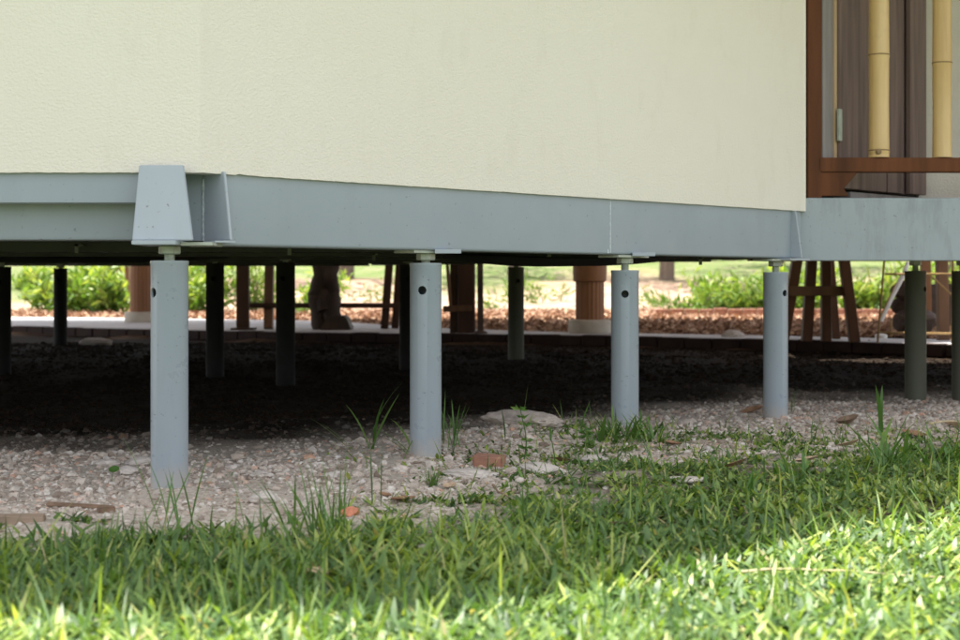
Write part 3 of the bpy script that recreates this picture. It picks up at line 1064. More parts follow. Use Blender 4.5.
# broken brick and planks
def ground_at(px, py):
    Y = CAMZ * FPX / (py - HOR)
    for _ in range(6):
        X = (px - 480) * Y / FPX
        Y = (CAMZ - float(ground(X, Y))) * FPX / (py - HOR)
    X = (px - 480) * Y / FPX
    return Vector((X, Y, float(ground(X, Y))))


def lying_box(px, py, lx, ly, lz, rot, name, mat, label, cat, tilt=0.05, group=None, bevel=.003, sink=.3):
    g = ground_at(px, py)
    b = MB(); n = 6
    P, F = [], []
    r = random.Random(int(px))
    b.box(-lx / 2, lx / 2, -ly / 2, ly / 2, -lz * sink, lz * (1 - sink))
    o = b.build(name, M[mat], None, bevel=bevel)
    for v in o.data.vertices:
        v.co += Vector((r.uniform(-1, 1), r.uniform(-1, 1), r.uniform(-1, 1))) * min(lz, ly) * .06
    o.location = g
    o.rotation_euler = (tilt, tilt * .6, rot)
    return tag(o, label, cat, group)


lying_box(489, 466, .105, .06, .055, -.25, 'brick_piece', 'brick_pale', 'broken half brick sunk in the gravel left of the seedling', 'brick')
lying_box(12, 523, .17, .05, .03, .15, 'plank', 'oldplank', 'short weathered plank end at the left frame edge', 'plank')
lying_box(80, 508, .20, .018, .012, -.12, 'stick', 'twig', 'thin brown stick lying across the gravel on the left', 'stick', sink=0)
lying_box(106, 513, .05, .022, .018, .6, 'bark_piece', 'twig', 'dark bark chip at the end of the brown stick', 'bark chip', sink=0)


# ------------------------------------------------------------------ lawn
def blades(x, y, L, W, lean, bend, az, tint, z=None, lev=4):
    """curved pointed blades as one mesh: 2 vertices per level, a tip"""
    n = len(x)
    if z is None: z = ground(x, y)
    ts = np.linspace(0, 1, lev)
    prof = np.array([.55, 1.0, .82, 0])[:lev] if lev == 4 else np.sin(np.pi * (.18 + .82 * ts)) ** .8
    dh = np.stack([np.cos(az), np.sin(az)], 1)
    sd = np.stack([-np.sin(az), np.cos(az)], 1)
    V = np.zeros((n, lev * 2 - 1, 3))
    for i, t in enumerate(ts):
        ang = lean + bend * t                      # angle from upright grows along the blade
        a2 = lean + bend * t * .5
        h = np.sin(a2) * t * L; v = np.cos(a2) * t * L
        cx = x + dh[:, 0] * h; cy = y + dh[:, 1] * h; cz = z + v - .004
        if i < lev - 1:
            w = W * prof[i] / 2
            V[:, 2 * i, 0] = cx - sd[:, 0] * w; V[:, 2 * i, 1] = cy - sd[:, 1] * w; V[:, 2 * i, 2] = cz + .12 * w
            V[:, 2 * i + 1, 0] = cx + sd[:, 0] * w; V[:, 2 * i + 1, 1] = cy + sd[:, 1] * w; V[:, 2 * i + 1, 2] = cz + .12 * w
        else:
            V[:, 2 * i, 0] = cx; V[:, 2 * i, 1] = cy; V[:, 2 * i, 2] = cz
    nv = lev * 2 - 1
    q = np.array([[2 * i, 2 * i + 1, 2 * i + 3, 2 * i + 2] for i in range(lev - 2)])
    tr = np.array([[nv - 3, nv - 2, nv - 1]])
    off = (np.arange(n) * nv)[:, None, None]
    return V.reshape(-1, 3), [(q[None] + off).reshape(-1, 4), (tr[None] + off).reshape(-1, 3)], np.repeat(tint, nv)


N = 460000
x = rng.uniform(-3.4, 4.0, N); y = rng.uniform(2.1, 6.7, N)
k = in_view(x, y, 480) & (in_view(x, y, 90) | (rng.random(N) < .55))
x, y = x[k], y[k]
t = lawn_mask(x, y)
cl = vnoise(x * 16, y * 16) * .6 + vnoise(x * 37 + 3, y * 37) * .4
den = sstep(.5, 1.0, t) * (.35 + .65 * np.maximum(sstep(.32, .56, cl), sstep(3.5, 3.1, y))) + sstep(.0, .35, t) * sstep(.48, .62, cl) * .95
for bx, by, rx, ry, wt in ((.62, 6.0, .38, .30, 1.0), (1.0, 5.75, .65, .36, 1.0), (.36, 5.35, .36, .34, .8), (-.02, 5.0, .28, .26, .5), (1.75, 5.9, .6, .35, .9), (.30, 4.75, .4, .3, .8)):
    den = np.maximum(den, wt * np.exp(-((x - bx) / rx) ** 2 - ((y - by) / ry) ** 2) * sstep(.36, .50, cl))
bald = vnoise(x * 4.3 + 40, y * 5.1 + 11)
den *= np.maximum(.22 + .78 * sstep(.28, .46, bald), sstep(.9, 1.0, t) * .85 * sstep(4.6, 3.6, y))
k = rng.random(len(x)) < den * .58
x, y, t = x[k], y[k], t[k]
n = len(x)
kind = rng.random(n)
leafy = kind < .9
stray = rng.random(n) < .013
L = np.where(leafy, rng.uniform(.024, .058, n), rng.uniform(.04, .10, n))
broad = (rng.random(n) < .22) & ~stray
L = np.where(broad, rng.uniform(.032, .062, n), L)
L = L * (1 + .35 * sstep(4.0, 3.2, y) * sstep(.5, -.1, x) + .12 * sstep(4.2, 3.4, y) - .22 * sstep(3.8, 4.6, y))
L = np.where(stray, rng.uniform(.09, .19, n), L)
W = np.where(leafy & ~stray, rng.uniform(.0065, .0135, n), rng.uniform(.0028, .0055, n))
lean = np.where(leafy & ~stray, rng.uniform(.7, 1.5, n), rng.uniform(.05, .8, n))
bend = rng.uniform(-.1, .8, n)
tint = np.clip(rng.normal(.42, .28, n) + (vnoise(x * 2.3, y * 2.3) - .5) * .35, 0, .9)
W = np.where(broad, rng.uniform(.009, .0145, n), W)
lean = np.where(broad, rng.uniform(.6, 1.45, n), lean)
tint = np.where(rng.random(n) < .035, rng.uniform(.93, 1, n), tint)
z = ground(x, y) + np.where(leafy, rng.uniform(0, .028, n) * sstep(.3, .9, t), 0)
V, F, T = blades(x, y, L, W, lean, bend, rng.uniform(0, 2 * math.pi, n), tint, z)
me = new_mesh('grass', V, F, M['grass'], True, T)
tag(link('grass', me), 'short broad leaved lawn grass in front of the house', 'grass', kind='stuff')
print('BLADES', n)


def weed(px, py, n, L, W, label, spread=.02, lean=(.1, .7), bend=(.2, .9), mat='weed', name='grass_tuft', group='grass tufts growing in the gravel', seed=None, cat='grass tuft', az=None):
    g = ground_at(px, py)
    r = np.random.default_rng(seed or int(px * 7 + py))
    x = g.x + r.normal(0, spread, n); y = g.y + r.normal(0, spread, n)
    Ls = r.uniform(*L, n)
    a = r.uniform(0, 2 * math.pi, n) if az is None else r.normal(az, .5, n)
    V, F, T = blades(x, y, Ls, r.uniform(*W, n), r.uniform(*lean, n), r.uniform(*bend, n), a, r.random(n) * .9, lev=6)
    V = V - np.array(g)
    o = link(name, new_mesh(name, V, F, M[mat], True, T))
    o.location = g
    return tag(o, label, cat, group)


weed(433, 487, 70, (.03, .09), (.0014, .0024), 'fine needle like grass tuft in front of the second pile', .006, (.1, .9), (.1, .5))
weed(372, 449, 4, (.20, .30), (.011, .016), 'long bladed weed in the gravel left of the second pile', .012, (.05, .5), (.1, .7), seed=5)
weed(352, 452, 3, (.17, .24), (.010, .013), 'arching pair of blades further left of the second pile', .012, (.6, .9), (.2, .6), seed=12, az=math.pi)
weed(412, 452, 3, (.14, .22), (.007, .010), 'broad blades bending across the foot of the second pile', .012, (.5, .9), (.4, .9), seed=9, az=math.pi)
weed(452, 447, 14, (.07, .24), (.003, .008), 'thin upright grass just right of the second pile', .02, (.0, .45), (.1, .6), seed=4)
weed(180, 530, 10, (.14, .30), (.004, .007), 'tall grass blades crossing the foot of the nearest pile', .03, (.05, .6), (.1, .6), seed=8)
weed(300, 545, 30, (.10, .24), (.004, .007), 'tall grass clump in front of the rounded pale stone', .05, (.0, .6), (.1, .7), seed=3)
weed(330, 535, 14, (.12, .26), (.003, .006), 'upright stems of grass left of the orange chip', .03, (.0, .25), (.05, .4), seed=31)
weed(612, 441, 44, (.06, .18), (.007, .014), 'leafy grass clump hugging the third pile', .05, (.3, 1.0), (.2, .8), seed=6)
weed(648, 440, 40, (.06, .17), (.007, .013), 'leafy grass clump right of the third pile', .05, (.2, 1.0), (.2, .8), seed=7)
weed(575, 450, 18, (.04, .10), (.006, .012), 'low leafy tuft behind the seedling stones', .05, (.3, 1.1), (.2, .8), seed=17)
weed(886, 470, 18, (.12, .28), (.010, .018), 'tall broad leaved weed right of the fourth pale pile', .03, (.1, .8), (.2, .7), seed=11)
weed(935, 470, 26, (.08, .20), (.007, .013), 'leafy grass clump near the right frame edge', .05, (.2, .9), (.2, .8), seed=21)
weed(790, 480, 16, (.06, .12), (.007, .014), 'leafy grass clump below the fourth pale pile', .04, (.2, .9), (.2, .8), seed=22)
weed(740, 500, 10, (.06, .13), (.008, .014), 'broad dark blades in the shaded lawn centre right', .03, (.1, .8), (.2, .7), seed=23)
weed(792, 413, 7, (.08, .17), (.0018, .003), 'thin wiry grass sprig at the foot of the fourth pale pile', .008, (.05, .7), (.0, .3), seed=24)
weed(868, 436, 6, (.12, .22), (.0016, .0025), 'thin branching seed stems above the right gravel', .006, (.05, .8), (.0, .2), seed=25, az=math.pi)
weed(885, 436, 2, (.20, .24), (.018, .024), 'single broad upright leaf standing in the right gravel', .006, (.02, .15), (.1, .35), seed=26)
weed(530, 480, 12, (.04, .08), (.006, .010), 'small green sprouts in front of the pale stone', .05, (.3, 1.0), (.2, .8), seed=27)
weed(230, 480, 6, (.02, .04), (.004, .007), 'tiny green sprout in the gravel right of the nearest pile', .008, (.2, .9), (.2, .8), seed=28)


def leaf_cards(c, n_dir, size, aspect=.45, fold=.25, tint=None, r=None):
    """folded diamond leaves: c (n,3) bases, n_dir (n,3) pointing directions, size (n)"""
    r = r or rng
    n = len(c)
    d = n_dir / np.linalg.norm(n_dir, axis=1)[:, None]
    a = np.cross(d, r.normal(size=(n, 3))); a /= np.linalg.norm(a, axis=1)[:, None]
    nn = np.cross(d, a)
    s = size[:, None]
    mid = c + d * s * .5
    V = np.stack([c, mid + a * s * aspect / 2 + nn * s * fold * .3, c + d * s - nn * s * .12, mid - a * s * aspect / 2 + nn * s * fold * .3], 1)
    o = (np.arange(n) * 4)[:, None]
    F = np.concatenate([np.array([[0, 1, 2]]) + o, np.array([[0, 2, 3]]) + o])
    T = np.repeat(tint if tint is not None else r.random(n), 4)
    return V.reshape(-1, 3), F, T


def seedling(px, py, h, label, seed):
    g = ground_at(px, py)
    r = np.random.default_rng(seed)
    root = thing('seedling', label, 'seedling', g)
    pts = [g + Vector((.012 * math.sin(4 * s), .01 * s, h * s - .005)) for s in np.linspace(0, 1, 8)]
    MB().tube(pts, [.0028 - .0012 * i / 7 for i in range(8)], 6).build('stem', M['weed'], root, smooth=True)
    cs, ds, ss = [], [], []
    for i, s in enumerate([.18, .3, .42, .55, .8, .97, 1.0]):
        p = pts[min(7, int(s * 7))]
        for k in range(7 if s > .9 else 5):
            a = 2 * math.pi * k / 5 + i
            cs.append(tuple(p)); ds.append((math.cos(a), math.sin(a), r.uniform(-.1, .5))); ss.append(r.uniform(.020, .040))
    V, F, T = leaf_cards(np.array(cs), np.array(ds), np.array(ss), .38, .25, None, r)
    link('leaf', new_mesh('leaf', V, F, M['weed'], False, T), root)['kind'] = 'stuff'
    return root


seedling(523, 462, .19, 'upright leafy seedling on the gravel mound right of the second pile', 3)
seedling(586, 452, .07, 'low seedling with dry red leaves right of the tall seedling', 5)

# round clover leaf on a stalk
g = ground_at(112, 484)
cl = thing('clover', 'single round green leaf on a thin stalk left of the nearest pile', 'sprout', g)
top = g + Vector((.006, 0, .042))
MB().tube([g - Vector((0, 0, .004)), g + Vector((-.001, 0, .02)), top], [.0013, .0012, .001], 6).build('stem', M['weed'], cl, smooth=True)
b = MB()
n = 14
P = [tuple(top)] + [tuple(top + Vector((.017 * math.cos(2 * math.pi * k / n), .013 * math.sin(2 * math.pi * k / n), .006 + .009 * math.sin(2 * math.pi * k / n)))) for k in range(n)]
b.add(P, [(0, 1 + k, 1 + (k + 1) % n) for k in range(n)])
b.build('leaf', M['weed'], cl)


def dead_leaf(px, py, ln, label, rot, mat='deadleaf', curl=.6, up=.006):
    g = ground_at(px, py)
    nu, nv = 9, 5
    P, F = [], []
    r = random.Random(int(px))
    for i in range(nu):
        s = i / (nu - 1)
        w = ln * .30 * math.sin(math.pi * min(.985, s * .93 + .04)) ** .8
        for j in range(nv):
            q = (j / (nv - 1) - .5) * 2
            P.append((ln * (s - .5), q * w, up + curl * ln * .35 * (s - .45) ** 2 * 2 + abs(q) * w * curl * .7 + r.uniform(-.001, .001)))
    for i in range(nu - 1):
        for j in range(nv - 1):
            a = i * nv + j
            F.append((a, a + 1, a + nv + 1, a + nv))
    k = len(P)
    P2 = [(a, b_, c + .0008) for a, b_, c in P]
    o = MB().add(P + P2, F + [tuple(i + k for i in f[::-1]) for f in F]).build('dead_leaf', M[mat], None, smooth=True)
    o.location = g
    o.rotation_euler = (r.uniform(-.3, .3), r.uniform(-.25, .25), rot)
    return tag(o, label, 'leaf', 'dead leaves lying on the ground')


dead_leaf(403, 503, .075, 'curled brown leaf on the gravel left of the fine grass tuft', .3)
dead_leaf(385, 498, .05, 'small brown leaf left of the larger curled one', 2.4)
dead_leaf(449, 489, .06, 'tan leaf behind the fine grass tuft', 1.0, 'deadleaf_pale')
dead_leaf(560, 463, .075, 'brown leaf leaning on stones right of the seedling', -.4)
dead_leaf(848, 424, .11, 'dark curled leaf on the right gravel near the broad leaf', .2, 'twig', 1.2)
dead_leaf(914, 437, .11, 'brown leaf on the right gravel below the veranda', -.5)
dead_leaf(738, 474, .085, 'brown leaf lying in the lawn below the fourth pale pile', .1, up=.030)
dead_leaf(808, 470, .085, 'pale tan leaf lying in the lawn right of the brown one', -.3, 'deadleaf_pale', up=.030)
dead_leaf(850, 453, .09, 'tan leaf at the lawn edge under the seed stems', -.6, 'deadleaf_pale', up=.030)
dead_leaf(672, 446, .08, 'brown leaf at the lawn edge right of the third pile', .5)
dead_leaf(752, 413, .12, 'reddish leaf in the shade left of the fourth pale pile', .3)
dead_leaf(318, 588, .06, 'pale tan leaf in the near grass on the left', -.7, 'deadleaf_pale', up=.030)
dead_leaf(618, 537, .05, 'small tan leaf in the middle of the lawn', .4, 'deadleaf_pale', up=.030)
dead_leaf(955, 428, .10, 'pale dry leaf at the right frame edge on gravel', .2, 'deadleaf_pale')


def twig(p, q, r0, label, mat='twig', lift=.01, sag=.0):
    a, c = ground_at(*p), ground_at(*q)
    pts = []
    for s in np.linspace(0, 1, 9):
        v = a.lerp(c, s)
        v.z = max(v.z, float(ground(v.x, v.y))) + lift + .006 * math.sin(5 * s + p[0])
        pts.append(v)
    ctr_ = pts[4].copy()
    o = MB().tube([v - ctr_ for v in pts], [r0 * (1 - .5 * s) for s in np.linspace(0, 1, 9)], 7).build('twig', M[mat], None, smooth=True)
    o.location = ctr_
    return tag(o, label, 'twig', 'dry twigs lying in the grass')


twig((742, 590), (955, 593), .0026, 'long straw coloured stalk lying across the sunny lawn', 'straw', .035)
twig((497, 562), (556, 546), .004, 'brown twig in the middle of the lawn', 'twig', .02)
twig((455, 541), (520, 535), .003, 'thin tan twig behind the brown one', 'straw', .015)
twig((493, 492), (508, 506), .004, 'short dark twig standing out of the gravel by the grass edge', 'twig', .02)
twig((930, 428), (975, 424), .005, 'tan stick on the right gravel', 'straw', .008)

# ------------------------------------------------------------------ patio behind the house
ZP = .20
fr = list(zip(EDGE_X, EDGE_Y))
bk = [(-9, 20.0), (-4.96, 18.8), (-1.8, 17.3), (-.6, 14.6), (.68, 13.3), (2.48, 12.3), (3.35, 11.6), (5.5, 10.8)]
b = MB()
b.prism([(a, c + .06) for a, c in fr] + bk[::-1], .12, ZP, lambda u, v, w: (u, v, w))
patio = tag(b.build('patio', M['concrete'], None), 'concrete patio edge behind the house', kind='structure')
acc = 0
pts = []
for i in range(len(fr) - 1):
    a, c = Vector((*fr[i], 0)), Vector((*fr[i + 1], 0))
    L = (c - a).length
    n = int(L / .22)
    for k in range(n):
        pts.append((a.lerp(c, (k + .5) / n), (c - a).normalized(), L / n))
for p, d, L in pts:
    nrm = Vector((-d.y, d.x, 0))
    b = MB()
    jz = random.uniform(-.006, .003)
    b.box(-L / 2 + .006, L / 2 - .006, -.06 + random.uniform(-.006, .006), .055, .115, ZP + .004 + jz, lambda u, v, w: tuple(p + d * u + nrm * v + Vector((0, 0, w))))
    b.build('brick', M['brick'], patio, bevel=.005, segs=1)

# two terracotta pillars on pale plinths, and the roof they carry
def pillar(px, Y, label, collar):
    x = (px - 480) * Y / FPX
    root = thing('pillar', label, 'pillar', (x, Y, ZP), 'round pillars behind the house')
    MB().lathe([(.185, ZP), (.19, ZP + .01), (.19, ZP + .105), (.175, ZP + .118), (.12, ZP + .119)], x, Y, 28).build('plinth', M['plinth'], root, smooth=True)
    k = 20
    b = MB()
    P, F = [], []
    for z in (ZP + .116, 3.2):
        P += [(x + (.122 + .006 * (i % 2)) * math.cos(2 * math.pi * i / 40), Y + (.122 + .006 * (i % 2)) * math.sin(2 * math.pi * i / 40), z) for i in range(40)]
    F = [(i, (i + 1) % 40, (i + 1) % 40 + 40, i + 40) for i in range(40)]
    b.add(P, F).build('shaft', M['pillar'], root)
    zc = at(0, collar, Y).z
    MB().lathe([(.13, zc), (.148, zc + .008), (.152, zc + .10), (.148, zc + .4), (.13, zc + .41)], x, Y, 28).build('collar', M['pillar'], root, smooth=True)


pillar(141.5, 16.6, 'terracotta round pillar on pale plinth behind the nearest pale pile', 262)
pillar(589.8, 13.0, 'terracotta round pillar on pale plinth left of the third pale pile', 282)
pav = thing('pavilion_roof', 'open pavilion roof over the patio behind the house', 'roof', (-1, 15.5, 3.2))
b = MB()
rx0, rx1, ry0, ry1 = -8, 6, 11.6, 18.6
P = [(rx0, ry0, 3.2), (rx1, ry0, 3.2), (rx1, ry1, 3.2), (rx0, ry1, 3.2), (rx0 + 3, (ry0 + ry1) / 2, 4.6), (rx1 - 3, (ry0 + ry1) / 2, 4.6)]
b.add(P, [(3, 2, 1, 0), (0, 1, 5, 4), (1, 2, 5), (2, 3, 4, 5), (3, 0, 4)])
b.build('roof_panel', M['roof'], pav)


# ------------------------------------------------------------------ furniture on the patio
def leg(root, p, q, w, name='leg', mat='furn', d=None):
    """a square timber between two photo points at given depths"""
    a, c = at(*p), at(*q)
    dv = (c - a).normalized()
    side = dv.cross(Vector((0, 1, 0))).normalized()
    fw = side.cross(dv)
    b = MB()
    L = (c - a).length
    h = w / 2
    k = (d or w) / 2
    b.box(-h, h, -k, k, 0, L, lambda u, v, t: tuple(a + side * u + fw * v + dv * t))
    return b.build(name, M[mat], root, bevel=.004, segs=1)


def base_of(Y, px):
    return (px, HOR + (CAMZ - ZP) * FPX / Y, Y)


# trestle stool on the right
Y = 11.05
root = thing('trestle_table', 'brown timber trestle table with splayed legs behind the fourth pale pile', 'table', at(*base_of(Y, 825)))
leg(root, base_of(Y, 783), (801, 236, Y), .075, mat='furn_mid')
leg(root, base_of(Y, 806.5), (813, 236, Y), .075, mat='furn_mid')
leg(root, base_of(Y - .03, 826), (825.5, 236, Y), .070, mat='furn_mid')
leg(root, base_of(Y + .5, 836), (828, 236, Y + .5), .06, mat='furn_mid')
leg(root, base_of(Y - .1, 854.5), (841, 236, Y - .1), .075, mat='furn_mid')
leg(root, (782, 291, Y - .05), (848, 291, Y - .05), .075, 'stretcher', 'furn_pale', d=.04)
b = MB(); p = at(825, 236, Y)
b.box(p.x - .42, p.x + .42, p.y - .35, p.y + .55, p.z, p.z + .04); b.build('tabletop', M['furn'], root, bevel=.004)

# long table left of centre
Y = 14.2
root = thing('long_table', 'long dark timber table with a low stretcher behind the dark piles', 'table', at(*base_of(Y, 320)))
leg(root, base_of(Y - .25, 243), (243, 240, Y - .25), .12, d=.07)
leg(root, base_of(Y - .15, 268.5), (270, 240, Y + .3), .085, mat='furn_pale')
leg(root, base_of(Y, 384.5), (391, 240, Y), .075)
leg(root, base_of(Y + .1, 395), (401, 240, Y + .1), .07)
leg(root, (249, 305.5, Y - .1), (418, 305.5, Y - .1), .05, 'stretcher', d=.05)
b = MB(); p, q = at(232, 240, Y - .4), at(414, 240, Y - .4)
b.box(p.x, q.x, p.y, p.y + .9, p.z, p.z + .05); b.build('tabletop', M['furn'], root, bevel=.004)
b = MB(); p = at(*base_of(Y - .28, 243))
b.box(p.x - .1, p.x + .12, p.y - .12, p.y + .08, ZP, ZP + .02); b.build('foot', M['furn'], root, bevel=.003)

# carved stump
Y = 14.0
stp = thing('carved_stump', 'carved tree root stand with a block foot right of the dark table legs', 'stump', at(*base_of(Y, 325)))
for pts, rr in [([(322, 329), (318, 312), (316, 295), (320, 275), (318, 250)], [.10, .075, .085, .07, .09]),
                ([(331, 329), (331, 310), (333, 292), (329, 275), (336, 250)], [.10, .09, .075, .085, .07]),
                ([(324, 312), (322, 300), (326, 285), (324, 262), (327, 246)], [.08, .07, .06, .07, .05])]:
    P = []
    for i, (a, c) in enumerate(pts):
        P.append(at(a, c, Y + .04 * i % .1))
    # smooth the chain
    Q, RR = [], []
    for i in range(len(P) - 1):
        for s in (0, .34, .67):
            Q.append(P[i].lerp(P[i + 1], s)); RR.append(rr[i] + (rr[i + 1] - rr[i]) * s + random.uniform(-.008, .008))
    Q.append(P[-1]); RR.append(rr[-1])
    MB().tube(Q, RR, 9).build('root', M['stump'], stp, smooth=True)
b = MB()
a0, a1 = at(319, 314, Y - .2), at(351.5, 314, Y - .2)
b.prism([(a0.x, ZP), (a1.x, ZP), (a1.x - .06, ZP + .135), (a0.x + .09, ZP + .135)], Y - .22, Y + .15, lambda u, v, w: (u, w, v))
b.build('block', M['stump'], stp, bevel=.012)

# plank stand right of the second pile
Y = 13.0
root = thing('plank_stand', 'dark upright plank stand with a pale cross rail right of the second pile', 'stand', at(*base_of(Y, 462)))
leg(root, base_of(Y, 455), (455, 240, Y), .09, 'plank', d=.03)
leg(root, base_of(Y - .05, 466), (466, 240, Y - .05), .145, 'plank', d=.03)
leg(root, base_of(Y + .1, 474.3), (474, 240, Y + .1), .02, 'plank', d=.05)
leg(root, (443, 309, Y - .12), (472, 308, Y - .12), .055, 'cross_rail', 'furn_pale', d=.03)
leg(root, (450.5, 306, Y - .15), (445.5, 240, Y - .15), .03, 'leg', 'furn_pale')
root = thing('garden_pole', 'thin dark pole right of the plank stand', 'pole', at(*base_of(12.8, 480)))
leg(root, base_of(12.8, 480.5), (480, 235, 12.8), .052, 'shaft', 'rock_dark')
MB().lathe([(.06, ZP), (.06, ZP + .015), (.03, ZP + .03)], at(480.5, 0, 12.8).x, 12.8, 16).build('foot', M['rock_dark'], root)

# cane frame, pale post, rocks and white rod on the right
Y = 10.75
root = thing('cane_frame', 'thin yellow cane chair frame behind the olive veranda pile', 'chair', at(*base_of(Y, 915)))


def cane(p, q, r=.008, name='cane'):
    MB().tube([at(*p), at(*q)], r, 8).build(name, M['cane'], root, smooth=True)


yb = base_of(Y, 0)[1]
cane((877.5, yb, Y), (886, 240, Y), name='leg')
cane((891, 337, Y + .45), (891, 318, Y + .45), name='leg')
cane((952, yb, Y), (953, 240, Y), name='leg')
cane((879, 332.5, Y), (952, 333.5, Y), name='rail')
cane((885, 274, Y), (953, 274, Y), name='rail')
cane((930, 275, Y + .2), (953, 296, Y + .2), .008, name='brace')
cane((880, 318, Y + .1), (896, 283, Y + .2), .006, name='brace')
root = thing('timber_post', 'pale brown timber post behind the veranda piles', 'post', at(*base_of(11.3, 942)))
leg(root, base_of(11.3, 943), (941, 225, 11.3), .08, 'shaft', 'furn_pale')
leg(root, (943, 262, 11.22), (941, 250, 11.22), .10, 'cap', 'furn_pale')
root = thing('short_post', 'orange brown post top just right of the olive pile', 'post', at(*base_of(12.2, 925)))
leg(root, base_of(12.2, 926), (925, 225, 12.2), .075, 'shaft', 'pillar')
root = thing('white_rod', 'slanting pale plastic rod left of the olive pile', 'rod', at(881, 321, 11.9))
MB().tube([at(881, 321, 11.9), at(891, 298, 11.9), at(904, 274, 11.9), at(908, 262, 11.9)], [.018, .022, .02, .015], 10).build('shaft', M['white'], root, smooth=True)
MB().lathe([(.05, ZP - .02), (.05, ZP + .02), (.02, ZP + .03)], at(881, 321, 11.9).x, 11.9, 14).build('foot', M['white'], root)

def boulder(px, py, Y, sx, sy, sz, label, mat='rock_dark', grp='dark boulders on the patio', seed=1):
    c = at(px, py, Y)
    r = random.Random(seed)
    bm = bmesh.new(); bmesh.ops.create_icosphere(bm, subdivisions=3, radius=1)
    ax = [Vector((r.gauss(0, 1), r.gauss(0, 1), r.gauss(0, 1))).normalized() for _ in range(8)]
    for v in bm.verts:
        d = v.co.normalized(); s = 1
        for a in ax:
            if d.dot(a) > .3: s = min(s, .8 / d.dot(a))
        v.co = Vector((d.x * sx, d.y * sy, d.z * sz)) * s
    me = bpy.data.meshes.new('boulder'); bm.to_mesh(me); bm.free(); me.materials.append(M[mat])
    o = link('boulder', me); o.location = c
    return tag(o, label, 'boulder', grp)


boulder(915, 322, 12.2, .20, .16, .12, 'lowest dark boulder behind the olive veranda pile', seed=3)
boulder(910, 306, 12.3, .16, .14, .10, 'middle dark boulder stacked behind the olive veranda pile', seed=4)
boulder(908, 292, 12.2, .15, .13, .10, 'top reddish brown boulder behind the olive veranda pile', 'stump', seed=5)
b = MB()
a0, a1 = at(922, 290, 14.0), at(1010, 290, 14.0)
b.box(a0.x, a1.x, 14.0, 14.3, .1, at(0, 284, 14).z)
tag(b.build('low_wall', M['rock_dark'], None, bevel=.01), 'low grey garden wall behind the pale post', 'wall')

# ------------------------------------------------------------------ garden plants
def shrub(px, Y, w, h, n, leaf, label, mat='shrub', kind='bush', seed=1, group='garden shrubs behind the house', zb=None, tint=(0, 1), up=.5):
    r = np.random.default_rng(seed)
    x = (px - 480) * Y / FPX
    zb = float(ground(x, Y)) if zb is None else zb
    root = thing('shrub', label, 'shrub', (x, Y, zb), group)
    ns = max(4, n // 60)
    sx = r.normal(0, w * .22, ns); sy = r.normal(0, w * .2, ns)
    hh = h * r.uniform(.3, 1.25, ns)
    b = MB()
    tips = []
    for i in range(ns):
        tip = Vector((x + sx[i] * 1.7, Y + sy[i] * 1.7, zb + hh[i] * .85))
        b.tube([(x + sx[i] * .6, Y + sy[i] * .6, zb - .03), (x + sx[i], Y + sy[i], zb + hh[i] * .4), tuple(tip)], [.012, .009, .004], 5)
    b.build('stem', M['bark'], root)
    k = r.integers(0, ns, n)
    s = r.uniform(.12, 1, n)
    c = np.stack([x + sx[k] * (.6 + 1.1 * s), Y + sy[k] * (.6 + 1.1 * s), zb + hh[k] * s * .85], 1)
    c += r.normal(0, w * .10, (n, 3)) * [1, 1, .6]
    c[:, 2] = np.maximum(c[:, 2], zb + .02)
    d = r.normal(size=(n, 3)); d[:, 2] += up
    t = np.clip(tint[0] + (tint[1] - tint[0]) * (r.random(n) * .6 + .4 * s), 0, 1)
    V, F, T = leaf_cards(c, d, leaf * r.uniform(.6, 1.25, n), .34 if kind == 'bush' else .16, .25, t, r)
    o = link('foliage', new_mesh('foliage', V, F, M[mat], False, T), root)
    o['kind'] = 'stuff'
    return root


for a in [(50, 24.0, .75, .50, 420, .20, 'low bright shrub left of the slim dark pile', 'shrub', 'bush', 1),
          (88, 23.0, .9, .75, 620, .24, 'broad leaved bright shrub between the slim dark pile and the pillar', 'shrub', 'bush', 2),
          (115, 22.5, .9, .70, 620, .22, 'deep green glossy shrub just left of the terracotta pillar', 'shrub', 'bush', 3),
          (200, 23.5, 1.0, .95, 620, .22, 'yellow green shrub between the pale pile and the dark pile', 'shrub', 'bush', 4),
          (258, 24.0, .8, .90, 600, .18, 'bright grassy shrub between the two table legs', 'shrub', 'grass', 5),
          (312, 26.0, .8, .85, 500, .18, 'bright shrub left of the carved stump', 'shrub', 'bush', 6),
          (716, 23.5, 1.1, .50, 800, .20, 'low bright green plant bed left of the fourth pale pile', 'shrub', 'bush', 7),
          (752, 23.0, 1.1, .70, 800, .20, 'fresh green plant clump behind the fourth pale pile', 'shrub', 'grass', 8),
          (818, 22.5, 1.0, .62, 700, .20, 'green leafy clump behind the trestle table legs', 'shrub', 'bush', 9),
          (868, 21.5, .9, .62, 750, .22, 'grassy green clump right of the trestle table', 'shrub', 'grass', 10),
          (905, 22, .9, .75, 500, .22, 'green clump behind the dark boulders', 'shrub', 'grass', 11),
          (955, 22, .9, .75, 500, .22, 'green clump at the right behind the pale post', 'shrub', 'bush', 12),
          (20, 33, 1.2, .5, 400, .2, 'pale low shrub far behind at the left edge', 'shrub', 'bush', 13)]:
    shrub(a[0], a[1], a[2], a[3], a[4], a[5], a[6], a[7], a[8], a[9])
